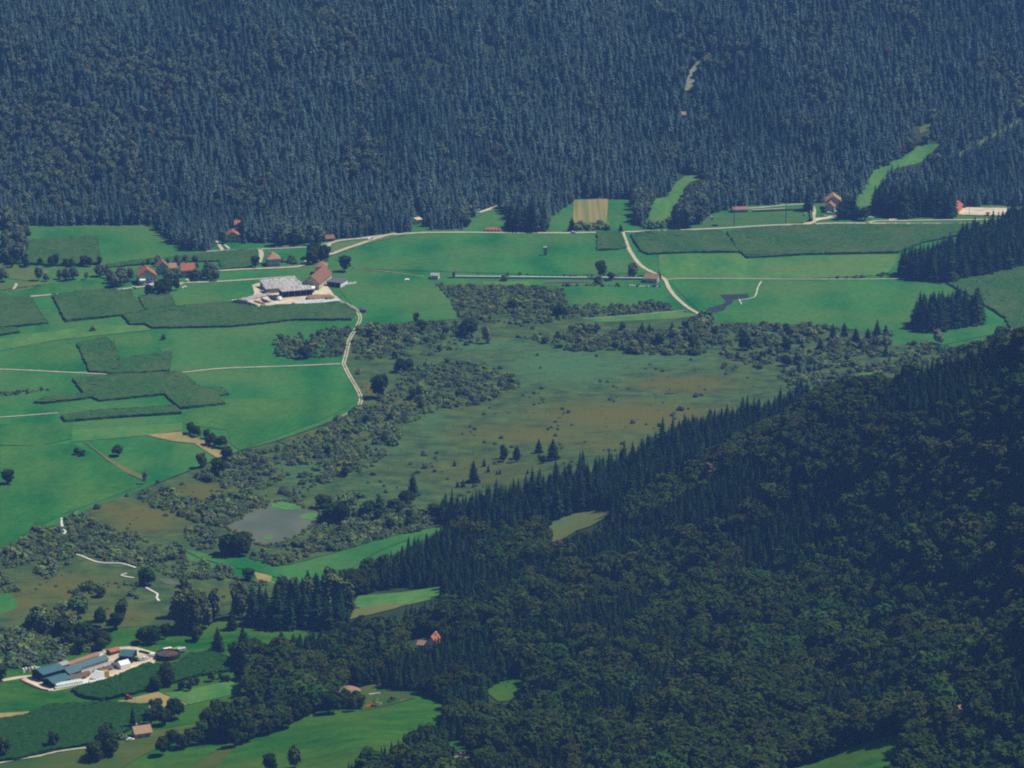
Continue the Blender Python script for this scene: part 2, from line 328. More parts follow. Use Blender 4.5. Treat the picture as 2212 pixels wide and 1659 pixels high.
_pn = wm.node_tree.nodes.new('ShaderNodeTexNoise'); _pn.inputs['Scale'].default_value = .03; _pn.inputs['Detail'].default_value = 6
_pg = wm.node_tree.nodes.new('ShaderNodeNewGeometry'); wm.node_tree.links.new(_pg.outputs['Position'], _pn.inputs['Vector']); _pr = wm.node_tree.nodes.new('ShaderNodeValToRGB'); _pr.color_ramp.elements[0].position = .35; _pr.color_ramp.elements[1].position = .65; _pr.color_ramp.elements[0].color = (.075, .095, .045, 1); _pr.color_ramp.elements[1].color = (.120, .128, .066, 1); wm.node_tree.links.new(_pn.outputs[0], _pr.inputs[0]); wm.node_tree.links.new(_pr.outputs[0], wb.inputs['Base Color'])
wb.inputs['Base Color'].default_value = (.098, .115, .056, 1); wb.inputs['Roughness'].default_value = .18; wb.inputs['Specular IOR Level'].default_value = .22
_n = wm.node_tree.nodes.new('ShaderNodeTexNoise'); _n.inputs['Scale'].default_value = .8
_b = wm.node_tree.nodes.new('ShaderNodeBump'); _b.inputs['Strength'].default_value = .05; wm.node_tree.links.new(_n.outputs[0], _b.inputs['Height']); wm.node_tree.links.new(_b.outputs[0], wb.inputs['Normal'])
M['water'] = wm
wm2 = wm.copy(); wm2.name = 'dark_bog_water'; [wm2.node_tree.links.remove(l) for l in list(wm2.node_tree.nodes['Principled BSDF'].inputs['Base Color'].links)]; wm2.node_tree.nodes['Principled BSDF'].inputs['Base Color'].default_value = (.03, .035, .025, 1); M['water_dark'] = wm2
# ================================================================ the setting: ground, fields, tracks, water
def structure(o, label=None): o['kind'] = 'structure'; return tag(o, label)
def build_terrain():
    xs = np.concatenate([np.array([-3000, -2400, -1900, -1500, -1200, -1000]), np.arange(-880, 881, 6.0), np.array([1000, 1200, 1500, 1900, 2400, 3000])])
    ys = np.concatenate([np.arange(-300, 1400, 100.0), np.arange(1400, 3880, 6.0), np.array([3900, 4000, 4200, 4500, 5000, 5900])])
    X, Y = np.meshgrid(xs, ys); Zs = height_exact(X, Y)
    co = np.stack([X, Y, Zs], -1).reshape(-1, 3); nx, ny = len(xs), len(ys)
    i = np.arange(ny - 1)[:, None] * nx + np.arange(nx - 1)[None, :]
    f = np.stack([i, i + 1, i + nx + 1, i + nx], -1).reshape(-1, 4)
    me = bpy.data.meshes.new('ground'); me.vertices.add(len(co)); me.vertices.foreach_set('co', co.ravel()); me.loops.add(f.size); me.loops.foreach_set('vertex_index', f.ravel().astype(np.int32))
    me.polygons.add(len(f)); me.polygons.foreach_set('loop_start', np.arange(0, f.size, 4, dtype=np.int32)); me.polygons.foreach_set('loop_total', np.full(len(f), 4, np.int32))
    me.polygons.foreach_set('use_smooth', np.ones(len(f), bool)); me.update(); me.materials.append(M['rough_ground'])
    o = bpy.data.objects.new('ground', me); C.objects.link(o); structure(o, 'rough green ground of the valley and the wooded slopes')
build_terrain()

SHEETS = []                     # ground polygons, kept free of wood
def gpoly(px, edge=10.0, jit=0.6, flat=False):
    """pixel polygon -> ground polygon with gently wandering edges"""
    out = []; n = len(px)
    for i in range(n):
        a, b = px[i], px[(i + 1) % n]; A = G(*a); B = G(*b); L = (B - A).length; k = max(1, int(L / edge))
        for j in range(k):
            t = j / k; p = A.lerp(B, t)
            if j: p = p + Vector((mnoise.noise((p.x * .06, p.y * .06, 3.1)), mnoise.noise((p.x * .06, p.y * .06, 9.7)), 0)) * jit
            out.append((p.x, p.y))
    return out
def cut_poly(poly, step):
    bm = bmesh.new(); vs = [bm.verts.new((x, y, 0)) for x, y in poly]
    try: f = bm.faces.new(vs)
    except ValueError: pass
    bmesh.ops.triangulate(bm, faces=bm.faces[:], ngon_method='EAR_CLIP')
    for ax in (0, 1):
        lo = min(p[ax] for p in poly); hi = max(p[ax] for p in poly); q = math.ceil(lo / step) * step
        while q < hi:
            no = (1, 0, 0) if ax == 0 else (0, 1, 0)
            bmesh.ops.bisect_plane(bm, geom=bm.verts[:] + bm.edges[:] + bm.faces[:], dist=1e-4, plane_co=(q + .013, q + .013, 0), plane_no=no); q += step
    bm.normal_update()
    for f in bm.faces:
        if f.normal.z < 0: f.normal_flip()
    return bm
def sheet(name, px, m, off, step=16.0, label=None, keep=True, jit=0.6, mm=None):
    poly = gpoly(px, jit=jit)
    if keep: SHEETS.append(poly)
    bm = cut_poly(poly, step)
    co = np.array([v.co[:] for v in bm.verts]); z = hgt(co[:, 0], co[:, 1]) + off
    for v, q in zip(bm.verts, z): v.co.z = q
    me = bpy.data.meshes.new(name); bm.to_mesh(me); bm.free(); me.materials.append(m)
    o = bpy.data.objects.new(name, me); C.objects.link(o); structure(o, label); return o
def maize(px, h=1.9, m='corn', label=None, step=4.0):
    """a standing maize crop: walls plus a ragged top"""
    poly = gpoly(px, edge=6, jit=.8); SHEETS.append(poly)
    bm = cut_poly(poly, step); top = list(bm.verts); bed = [e for e in bm.edges if e.is_boundary]
    r = bmesh.ops.extrude_edge_only(bm, edges=bed); low = {v for v in r['geom'] if isinstance(v, bmesh.types.BMVert)}
    co = np.array([v.co[:] for v in bm.verts]); z = hgt(co[:, 0], co[:, 1])
    for v, q in zip(bm.verts, z):
        if v in low: v.co.z = q - .3
        else: v.co.z = q + h + random.uniform(-.4, .4) + .5 * mnoise.noise((v.co.x * .03, v.co.y * .03, 0)); v.co.x += random.uniform(-.7, .7); v.co.y += random.uniform(-.7, .7)
    bmesh.ops.recalc_face_normals(bm, faces=bm.faces[:])
    me = bpy.data.meshes.new('maize_crop'); bm.to_mesh(me); bm.free(); me.materials.append(M[m])
    o = bpy.data.objects.new('maize_crop', me); C.objects.link(o); o['kind'] = 'stuff'; tag(o, label or 'dark green standing maize crop'); return o
def smooth_line(pts, step=5.0):
    p = [Vector(q) for q in pts]; out = []
    p = [p[0] * 2 - p[1]] + p + [p[-1] * 2 - p[-2]]
    for i in range(1, len(p) - 2):
        k = max(2, int((p[i + 1] - p[i]).length / step))
        for j in range(k):
            t = j / k; a, b, c, d = p[i - 1], p[i], p[i + 1], p[i + 2]
            out.append(0.5 * ((2 * b) + (c - a) * t + (2 * a - 5 * b + 4 * c - d) * t * t + (3 * b - a - 3 * c + d) * t ** 3))
    out.append(p[-2]); return out
def ribbon(mb, line, w, off, side=0.0, jit=.25):
    n = len(line); prev = None; base = len(mb.v); vs = []; fs = []
    for i, p in enumerate(line):
        d = (line[min(i + 1, n - 1)] - line[max(i - 1, 0)]); d.z = 0; d.normalize(); q = Vector((-d.y, d.x, 0)); c = p + q * side; ww = w / 2 + jit * mnoise.noise((p.x * .15, p.y * .15, 1))
        for s in (1, -1):
            v = c + q * ww * s; vs.append((v.x, v.y, float(hgt(v.x, v.y)) + off))
        if i: fs.append((2 * i - 2, 2 * i - 1, 2 * i + 1, 2 * i))
    mb.add(vs, fs)
def way(name, px, w, m, off=.5, label=None, twin=False, keep=True):
    line = smooth_line([G(*q) for q in px]); mb = MB()
    if twin: ribbon(mb, line, 1.0, off, .95); ribbon(mb, line, 1.0, off, -.95)
    else: ribbon(mb, line, w, off)
    o = mb.build(name, m); structure(o, label)
    if keep: WAYS.append(([(p.x, p.y) for p in line], w))
    return o
WAYS = []

# --- green valley floor, then the bog on top of it
VALLEY = [(-420, 472), (-160, 472), (60, 478), (330, 482), (500, 494), (900, 486), (1000, 462), (1240, 430), (1375, 432), (1510, 420), (1760, 440), (2520, 430), (2520, 720), (2212, 742), (2060, 800), (1700, 890), (1450, 950), (1130, 1090), (960, 1140), (700, 1290), (560, 1300), (300, 1380), (-160, 1420), (-420, 1420)]
sheet('meadow', VALLEY, M['meadow'], .12, 10, 'bright green mown meadows across the valley floor', keep=False)
BOG = [(-400, 1290), (-160, 1240), (-20, 1190), (60, 1158), (140, 1127), (196, 1098), (250, 1079), (320, 1052), (400, 1020), (460, 996), (520, 974), (600, 952), (680, 925), (736, 903), (772, 885), (780, 862), (765, 838), (746, 805), (744, 770), (754, 735), (766, 712), (800, 706), (850, 703), (900, 698), (991, 691), (983, 668), (968, 642), (936, 611), (1000, 617), (1100, 619), (1216, 624), (1226, 645), (1234, 665), (1320, 668), (1395, 667), (1470, 671), (1515, 684), (1530, 694), (1600, 702), (1700, 701), (1800, 706), (1870, 716), (1900, 722), (1925, 742), (1990, 749), (2060, 752), (2150, 735), (2240, 735), (2140, 790), (1900, 870), (1600, 950), (1350, 1040), (1050, 1110), (960, 1134), (900, 1146), (860, 1156), (806, 1170), (740, 1190), (660, 1212), (620, 1222), (560, 1212), (520, 1203), (440, 1198), (394, 1187), (380, 1195), (450, 1232), (520, 1246), (600, 1262), (620, 1280), (560, 1310), (480, 1330), (340, 1352), (200, 1362), (0, 1384), (-160, 1410), (-400, 1410)]
bog = sheet('bog', BOG, M['bog'], .5, 8, 'olive and rust coloured bog meadow in the valley bottom', keep=False)
def blobs(me, name, items):
    co = np.empty(len(me.vertices) * 3); me.vertices.foreach_get('co', co); co = co.reshape(-1, 3); val = np.zeros(len(co))
    u, v, _ = proj(co[:, 0], co[:, 1], co[:, 2])
    for (cu, cv, su, sv, a) in items: val = np.maximum(val, a * np.exp(-((u - cu) / su) ** 2 - ((v - cv) / sv) ** 2))
    at = me.attributes.new(name, 'FLOAT', 'POINT'); at.data.foreach_set('value', np.clip(val, 0, 1).astype(np.float32))
blobs(bog.data, 'reed', [(1230, 790, 170, 48, 1), (1420, 775, 150, 22, .8), (1050, 745, 110, 16, .9), (1280, 745, 80, 12, .7), (1480, 860, 160, 14, .5), (930, 910, 60, 60, .6), (660, 1020, 70, 40, .7), (1120, 900, 90, 14, .5), (800, 1060, 120, 30, .35), (860, 970, 70, 30, .4)])
blobs(bog.data, 'moor', [(1350, 900, 260, 42, 1), (1480, 830, 130, 22, .9), (1150, 940, 200, 26, .85), (1050, 1020, 160, 45, .6), (440, 1062, 70, 22, 1.0), (310, 1120, 110, 38, 1.0), (240, 1100, 60, 26, .8), (700, 945, 90, 18, .8), (860, 870, 60, 22, .8), (800, 840, 30, 20, .9), (150, 1270, 130, 40, .85), (260, 1330, 90, 30, .8), (50, 1300, 70, 50, .8), (470, 1290, 110, 25, .5), (1250, 720, 100, 8, .5), (1650, 780, 120, 12, .5), (1330, 960, 140, 22, .7), (980, 880, 80, 16, .6), (500, 1068, 40, 12, .9)])

# --- field patches (display pixels)
sheet('hay_field', Z1((-20,490),(60,488),(200,520),(215,545),(300,535),(290,560),(180,600),(60,585),(-20,560)), M['meadow_dry'], .46)
sheet('hay_field', Z1((-20,615),(240,605),(330,612),(100,660),(-20,672)), M['meadow_dry'], .46)
sheet('field', Z1((-40,655),(330,612),(560,590),(640,610),(640,655),(330,680),(0,712),(-40,715)), M['meadow_dark'], .46)
sheet('field', Z1((-20,1075),(180,985),(330,965),(420,985),(470,1000),(520,1140),(300,1150),(-20,1130)), M['meadow_dark'], .46)
sheet('field', Z1((690,935),(900,915),(985,1030),(930,1045),(730,1085),(700,1000)), M['meadow_dark'], .46)
sheet('field', Z1((40,940),(560,870),(880,868),(920,895),(560,935),(330,960),(60,1010),(-20,1030),(-20,950)), M['meadow_light'], .46)
sheet('field', Z4((0,360),(440,350),(440,450),(250,490),(0,490)), M['meadow_dark'], .46)
sheet('field', Z4((1370,215),(1800,200),(2150,150),(2150,230),(1950,340),(1450,520),(1400,480),(1380,400),(1110,360),(1120,300)), M['meadow_dark'], .46)
sheet('field', Z4((430,400),(1105,355),(1105,400),(890,430),(500,465),(430,470)), M['meadow_light'], .46)
sheet('hay_field', Z4((885,428),(1105,408),(1190,435),(1290,490),(1345,535),(1340,580),(1270,540),(1180,480),(1040,465)), M['straw'], .56)
sheet('field', Z4((0,500),(440,480),(620,570),(760,650),(860,735),(400,900),(0,1110)), M['meadow_dark'], .46)
sheet('field_path', Z4((500,465),(560,500),(690,590),(790,640),(900,690),(880,710),(760,655),(640,575)), M['meadow_dry'], .58)
sheet('field', Z2((280,700),(700,740),(760,780),(850,880),(905,1000),(640,1020),(320,1045),(300,960),(190,830)), M['meadow'], .46)
sheet('field', Z2((620,488),(1300,480),(1740,482),(1745,585),(2000,640),(2100,720),(1500,735),(900,715),(280,695),(160,640),(300,560)), M['meadow'], .46)
sheet('field', Z3((0,950),(490,945),(530,978),(900,955),(1450,945),(1400,1050),(1350,1075),(900,1095),(0,1098)), M['meadow_light'], .46)
sheet('field', Z3((60,1115),(620,1105),(1500,1105),(1740,1135),(1900,1220),(2110,1370),(2050,1430),(1700,1500),(1400,1490),(1400,1420),(900,1390),(330,1370),(270,1320)), M['meadow'], .46)
sheet('reed_bed', Z2((1050,775),(1500,765),(1740,775),(1700,795),(1300,800),(1060,792)), M['meadow_light'], .46)
sheet('meadow_strip', Z2((1660,1003),(2212,956),(2400,975),(2212,1000),(1750,1022)), M['meadow_light'], .66)
sheet('meadow_strip', Z8((1180,415),(1230,395),(1380,370),(1360,388),(1250,415)), M['meadow_light'], .66)
sheet('field', Z4((1100,1120),(1200,1135),(1300,1162),(1500,1172),(1560,1205),(1700,1232),(1880,1190),(2212,1108),(2450,1030),(2480,1060),(2300,1130),(2212,1180),(2100,1260),(1990,1340),(1840,1330),(1700,1300),(1540,1250),(1400,1230),(1200,1170)), M['meadow'], .56, 10)
sheet('reed_bed', Z4((1570,790),(1640,740),(1800,640),(1930,575),(1920,610),(1810,680),(1820,730),(1680,770)), M['meadow_light'], .46)
# strips between the woods at the foot of the far slope
sheet('stubble_field', [(1237,483),(1239,433),(1314,430),(1310,487)], M['stubble'], .56)
sheet('meadow', ZM((540,1200),(600,820),(700,745),(900,710),(940,610),(1040,470),(1210,345),(1510,320),(1490,400),(1310,450),(1215,530),(1185,650),(1165,700),(1060,775),(1125,805),(1010,970),(965,1070),(900,1190),(800,1215)), M['meadow_light'], .46, 8)
sheet('meadow', Z3((1160,690),(1190,620),(1300,440),(1440,375),(1580,278),(1700,278),(1580,392),(1450,425),(1400,445),(1345,530),(1300,590),(1345,640),(1340,700),(1250,712)), M['meadow_light'], .46, 8)
sheet('meadow', Z3((1575,182),(1648,155),(1640,192),(1582,218)), M['meadow_dry'], .46, 6)
sheet('scree', ZT((150,555),(165,500),(185,430),(230,370),(305,305),(318,325),(250,395),(225,450),(205,520),(180,548)), M['scree'], .46, 6)
sheet('sports_pitch', Z3((180,800),(310,705),(540,695),(910,680),(925,752),(700,775)), M['pitch'], .56)
sheet('riding_arena', ZR((1540,300),(1570,245),(1650,228),(2170,232),(2170,318),(1600,312)), M['sand'], .56, keep=True)
sheet('arena_surface', ZR((1610,294),(1655,238),(2150,240),(2150,302)), M['arena_sand'], .5)
sheet('verge', Z2((110,600),(150,545),(380,515),(600,490),(360,540),(140,615)), M['verge'], .56)
sheet('meadow', Z3((1420,700),(1470,685),(1475,735),(1390,745)), M['sand'], .56, keep=False)
sheet('meadow', Z6((1450,1010),(1460,960),(1520,930),(1640,890),(1700,885),(1830,885),(1800,930),(1700,985),(1620,1010),(1540,1060),(1480,1080)), M['meadow_dry'], .6, 6)
# lower left
LOW = [(-420, 1412), (-200, 1400), (0, 1378), (240, 1358), (420, 1345), (520, 1335), (600, 1330), (700, 1385), (640, 1412), (560, 1430), (540, 1480), (640, 1500), (760, 1490), (960, 1500), (965, 1560), (860, 1640), (700, 1760), (-420, 1790)]
sheet('meadow', LOW, M['meadow_near'], .31, 6, 'darker green meadows in the near valley corner', keep=False)
sheet('field', Z5((385,1490),(700,1330),(1050,1270),(1180,1245),(1200,1290),(1000,1370),(860,1440),(700,1540),(380,1560)), M['meadow_olive'], .62, 8)
sheet('field', Z5((-40,1500),(300,1432),(600,1385),(780,1345),(740,1400),(500,1500),(300,1560),(-40,1560)), M['meadow_olive'], .62, 8)
sheet('field', Z5((1170,1520),(1260,1440),(1400,1370),(1480,1330),(1400,1420),(1290,1530)), M['meadow_olive'], .46, 8)
sheet('field', Z5((0,990),(110,985),(260,1060),(420,1085),(640,1105),(280,1135),(170,1165),(-20,1180)), M['meadow_near'], .46, 8)
sheet('hay_field', Z5((680,1115),(960,1052),(1140,1128),(1000,1142),(715,1172)), M['straw'], .62, 8)
sheet('field', Z5((1080,1050),(1390,985),(1480,1020),(1440,1060),(1250,1105),(1150,1128),(985,1058)), M['meadow_light'], .62, 8)
sheet('hay_field', Z5((-20,1182),(175,1170),(180,1198),(-20,1222)), M['straw'], .62)
sheet('field', Z5((0,455),(60,455),(110,510),(90,545),(0,590),(-60,590),(-60,455)), M['meadow'], .56)
sheet('meadow', Z5((1540,320),(1650,345),(1640,380),(1830,400),(1830,435),(1990,430),(1990,445),(1560,440),(1370,390),(1390,378),(1560,375)), M['straw'], .4, keep=False)
sheet('field', Z7((265,390),(300,320),(560,300),(800,265),(790,330),(610,375),(380,400)), M['meadow_light'], .5, 6)
sheet('field', Z7((250,465),(265,405),(420,380),(610,370),(520,400),(400,430)), M['meadow_dry'], .6, 6)
sheet('meadow', Z9((640,1530),(860,1500),(1100,1410),(1300,1345),(1490,1310),(1480,1370),(1440,1450),(1380,1560)), M['meadow_near'], .6, 6)
sheet('meadow', Z7((1060,890),(1280,790),(1285,830),(1310,920),(1280,950),(1150,965),(1100,925)), M['meadow_near'], .6, 6)
sheet('meadow', Z7((830,1215),(940,1190),(960,1240),(990,1300),(1010,1335),(870,1335),(850,1300)), M['meadow_near'], .6, 6)
sheet('garden', ZG((380,130),(640,65),(650,190),(840,150),(990,150),(1110,190),(1110,240),(940,290),(700,350),(500,380),(200,340),(210,240),(400,250)), M['meadow_olive'], .6, 6)
# --- maize
maize(Z1((315,690),(520,665),(780,660),(850,745),(880,785),(740,812),(400,850)), label='broad maize block left of the hamlet, dark wall along its left edge')
maize(Z1((840,700),(1040,690),(1060,755),(885,785)), label='small maize block below the hamlet garden')
maize(Z1((740,812),(1000,765),(1380,735),(1560,765),(1760,750),(2090,745),(2160,790),(2130,840),(1800,838),(1400,880),(920,888),(880,868),(790,868)), label='long maize strip in front of the far farm yard')
maize(Z1((-60,705),(180,700),(290,860),(0,890),(-60,890)), label='maize block cut by the left photo edge')
maize(Z1((-60,895),(100,890),(120,915),(-60,940)), label='narrow maize corner at the left photo edge')
maize(Z1((465,985),(640,945),(690,985),(720,1085),(1045,1030),(1030,1150),(700,1168),(545,1155)), label='L-shaped maize block above the white field track')
maize(Z4((440,95),(700,68),(1090,52),(1220,145),(1340,145),(1385,185),(1330,195),(1365,245),(1090,272),(1000,185),(600,225),(560,205),(510,180)), label='stepped maize block below the white field track')
maize(Z4((205,235),(270,205),(510,185),(570,205),(420,222),(270,238)), label='thin tapering maize strip')
maize(Z4((370,315),(600,285),(1060,260),(1100,300),(800,318),(400,350)), label='narrow dark maize strip standing alone')
maize(Z1((120,365),(590,330),(610,495),(400,510),(150,500)), h=2.0, label='dark maize field below the far left wood')
maize(Z1((640,500),(1100,450),(1400,415),(1560,410),(1560,490),(1520,520),(1340,530),(1330,480),(1000,490),(640,520)), h=1.2, label='low crop field behind the hamlet')
maize(Z2((1745,480),(1890,478),(1930,570),(1880,580),(1748,588)), label='square maize block left of the pale lane')
maize([(1362,508),(1390,504),(1480,501),(1563,503),(1597,546),(1500,547),(1400,551),(1386,545),(1372,526)], label='wide maize field right of the pale lane')
maize(Z3((410,820),(500,800),(960,775),(1500,772),(2000,770),(1900,820),(1600,880),(1450,942),(1100,950),(900,952),(535,972),(490,940)), label='largest maize field below the sports pitch')
maize(Z3((1750,1130),(1900,1090),(2212,1010),(2400,960),(2400,1480),(2212,1480),(2130,1400),(2100,1340),(1900,1215)), h=1.8, label='crop field on the right edge behind the wooded hill')
maize(Z5((430,1040),(650,985),(890,886),(960,897),(1060,890),(1115,860),(1150,830),(1280,815),(1400,860),(1420,925),(1200,960),(940,1040),(620,1108),(480,1082)), h=2.2, m='corn_near', label='dark maize field in front of the near farm', step=3)
maize(Z5((170,1195),(290,1140),(640,1128),(900,1135),(890,1200),(780,1290),(560,1370),(280,1420),(100,1468),(-60,1480),(-60,1230)), h=2.0, m='corn_near', label='dark crop field left of the stone hut', step=3)
# --- roads and tracks
way('road', [(600,494),(760,519),(850,508),(905,504),(1000,503),(1200,504),(1345,502),(1470,498),(1560,494),(1660,488),(1750,485),(1800,483),(1850,483),(1960,484),(2080,484),(2130,484),(2230,484)][2:], 4.00, M['gravel'], .6)
way('road', Z1((1250,420),(1500,410),(1700,402),(1900,392),(1960,380),(2080,350),(2212,342),(2330,325),(2380,318)), 3.60, M['asphalt'], .55)
way('road', Z2((95,600),(110,570),(150,535),(280,515),(480,490),(640,482)), 3.20, M['gravel'], .58)
way('road', Z1((1330,538),(1500,528),(1700,520),(1810,512),(1850,495)) + [(668,556),(690,552)] + Z1((2005,438),(2080,410),(2212,365),(2290,338),(2400,310)), 4.00, M['gravel'], .62)
way('road', ZR((600,395),(680,372),(800,368),(1000,368),(1300,362),(1480,360),(1900,356),(2250,352)), 3.20, M['gravel'], .6)
way('road', ZR((-10,405),(60,360),(150,345),(230,330),(330,320)), 8, M['sand'], .56)
way('road', ZP((1690,440),(1690,340),(1700,260),(1660,195),(1560,180),(1300,195),(1000,225),(830,235)), 3.20, M['gravel'], .6)
way('lane', [(1345,503),(1350,517),(1362,545),(1385,575),(1415,592),(1436,605),(1446,625),(1462,645),(1490,668),(1522,685)], 3.36, M['gravel'], .6)
way('path', [(1436,605),(1480,603),(1560,603),(1700,604),(1860,604),(1960,604),(2020,612),(2060,616)], 1.76, M['gravel'], .55)
way('road', Z1((-20,712),(180,694),(330,682),(640,658),(860,635),(940,622),(1100,612),(1340,602),(1500,592),(1700,578),(1790,572)), 3.20, M['gravel'], .55)
way('path', Z1((80,650),(95,632),(100,615)), 2.40, M['gravel'], .55)
way('road', Z1((1575,408),(1585,440),(1570,490)), 4.00, M['gravel'], .55)
way('path', ZF((250,290),(300,350),(340,410),(370,430)), 3.20, M['gravel'], .5); way('path', ZF((370,345),(410,375),(430,400)), 2.40, M['gravel'], .5)
way('farm_track', [(-20,798),(60,801),(120,804),(200,808),(260,810),(330,809),(390,806),(480,797),(620,792),(735,787)], 2.08, M['gravel'], .55)
way('farm_track', [(722,640),(735,652),(758,662),(772,674),(778,690),(768,712),(755,735),(748,765),(742,787)], 2.40, M['gravel'], .6, twin=True)
way('farm_track', [(742,787),(752,808),(768,835),(779,858),(776,876),(757,892),(735,903)], 2.40, M['gravel'], .6, twin=True)
way('path', [(735,903),(680,926),(600,953),(520,975),(460,998),(400,1022),(330,1050)], 1.2, M['straw'], .5, keep=False)
way('farm_track', [(-20,904),(50,899),(126,893)], 1.76, M['gravel'], .55)
way('boardwalk', [(134,1121),(133,1132),(135,1140)], 1.5, M['board'], .9); way('boardwalk', [(136,1146),(142,1150),(138,1156)], 1.5, M['board'], .9)
way('boardwalk', Z5((445,215),(500,230),(575,262),(640,272),(720,272),(780,285),(822,300)), 1.5, M['board'], .9)
way('boardwalk', Z5((812,362),(770,355),(735,345),(770,335)), 1.5, M['board'], .9)
way('boardwalk', Z5((885,420),(920,440),(955,460),(950,482),(965,502)), 1.5, M['board'], .9)
way('road', Z5((-30,1490),(100,1462),(240,1440),(340,1415),(480,1395),(600,1385)), 2.08, M['gravel'], .7)
way('road', ZN((-160,500),(0,472),(130,450),(250,440)), 4, M['sand'], .5)
way('path', ZN((250,340),(560,330),(760,270),(1100,140),(1400,95),(1560,125),(1700,170)), 3, M['sand'], .5)
way('path', Z3((1680,432),(1770,385),(1850,330),(1930,290),(2050,220),(2212,130)), 5, M['verge'], .6)
way('path', Z2((1030,355),(1080,340),(1145,318)), 4, M['sand'], .6); way('path', Z2((645,395),(680,390)), 6, M['sand'], .6)
way('boardwalk', Z3((620,1115),(600,1150),(575,1212),(490,1228)), .9, M['board'], .9); way('boardwalk', Z3((485,1225),(500,1255)), .9, M['board'], .9)
way('ditch', Z2((280,697),(480,715),(700,742)), 1.6, M['soil'], .5, keep=False)
way('ditch', Z6((1560,182),(1900,188),(2212,178)), 2.5, M['water_dark'], .5, keep=False)
way('ditch_edge', Z2((1660,1000),(1950,978),(2300,948)), .9, M['concrete'], .7, keep=False)
# --- water
sheet('pond', Z4((1365,985),(1400,965),(1480,910),(1530,878),(1620,868),(1640,832),(1750,838),(1860,870),(1925,875),(1948,905),(1925,960),(1850,1020),(1740,1070),(1600,1105),(1530,1080),(1480,1030),(1400,1015)), M['water'], .66, 20, 'grey brown pond among willow scrub', jit=4)
sheet('pond', Z4((1255,1050),(1310,1035),(1310,1070),(1265,1072)), M['water'], .66, jit=1)
sheet('pond', Z5((580,190),(650,178),(682,195),(660,210),(600,205)), M['water'], .66, jit=1); sheet('pond', Z5((950,360),(1040,370),(1100,400),(1040,405),(1000,395)), M['water'], .66, jit=1)
sheet('pool', Z3((370,1195),(540,1190),(545,1212),(450,1225),(445,1245),(410,1265),(400,1285),(340,1305),(270,1300),(300,1275),(380,1255),(410,1235),(385,1215)), M['water_dark'], .66, 12, 'dark angular pool beside the lane end', jit=1)
sheet('pool', Z2((1420,788),(1560,780),(1700,782),(1730,772),(1640,766),(1440,775)), M['water'], .66, jit=1, keep=False)
for pts in (((1640,840),(1680,832),(1760,842),(1820,860),(1815,878),(1760,885),(1700,880),(1650,868)), ((1810,925),(1860,905),(1948,902),(1935,935),(1880,948),(1825,940)), ((1595,1050),(1625,1040),(1662,1048),(1640,1065),(1600,1062))):
    o = sheet('lily_pads', Z4(*pts), M['lily'], .76, 6, 'yellow green lily pads floating on the pond', jit=2.5); o['kind'] = 'stuff'
# --- farm yards
sheet('farm_yard', ZA((560,640),(520,520),(600,490),(1250,440),(1330,500),(1510,355),(1650,370),(1660,470),(1740,570),(1830,690),(1910,780),(1200,830),(1150,850),(740,875),(590,880),(440,780),(500,740)), M['sand'], .5, 10, 'pale sandy yard of the far farm')
sheet('farm_yard', ZN((190,450),(250,425),(340,350),(560,330),(880,230),(1120,130),(1320,92),(1500,120),(1700,175),(1760,200),(1700,290),(1640,340),(1540,350),(1400,420),(1180,490),(1000,525),(520,615),(420,610),(120,480)), M['sand'], .5, 8, 'pale sandy yard of the near farm')
sheet('yard_concrete', ZN((360,420),(560,370),(760,390),(1200,250),(1290,280),(1180,330),(900,430),(640,480),(520,540),(380,500)), M['concrete'], .62, 8)
# ================================================================ vegetation
def foliage(name, col, col2, rand):
    m = mat(name, col, col2, 1.1, rough=.9, spec=.0, rand=rand, detail=2); return m
M['spruce'] = foliage('spruce_needles', (.009, .026, .010), (.018, .042, .013), .40)
M['farspruce'] = foliage('haze_tinted_needles', (.058, .105, .088), (.076, .130, .108), .22)  # far-slope needles lightened and blued, haze veil put into the colour
M['leaf'] = foliage('broad_leaves', (.019, .040, .005), (.032, .058, .007), .32)
M['farspruce_light'] = foliage('haze_tinted_needles_light', (.070, .118, .094), (.090, .142, .112), .25)  # lighter stand tone, blue haze tint mixed into the needle colour
M['farspruce_dark'] = foliage('haze_tinted_needles_dark', (.036, .072, .060), (.052, .094, .078), .25)  # darker stand tone, also tinted with haze blue
M['leaf_olive'] = foliage('olive_leaves', (.025, .040, .006), (.040, .056, .007), .3)
M['leaf_fresh'] = foliage('fresh_leaves', (.021, .050, .007), (.036, .070, .010), .3)
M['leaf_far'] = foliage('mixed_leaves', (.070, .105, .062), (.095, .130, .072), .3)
M['willow'] = foliage('willow_leaves', (.075, .125, .040), (.112, .165, .052), .5)
M['poplar'] = foliage('poplar_leaves', (.055, .090, .026), (.080, .115, .034), .3)
M['sedge'] = foliage('sedge_tussocks', (.080, .115, .036), (.115, .125, .040), .3)
M['rusty'] = foliage('browned_leaves', (.11, .075, .04), (.085, .07, .035), .1)
M['pale_leaf'] = foliage('pale_leaves', (.13, .16, .08), (.19, .19, .11), .3)

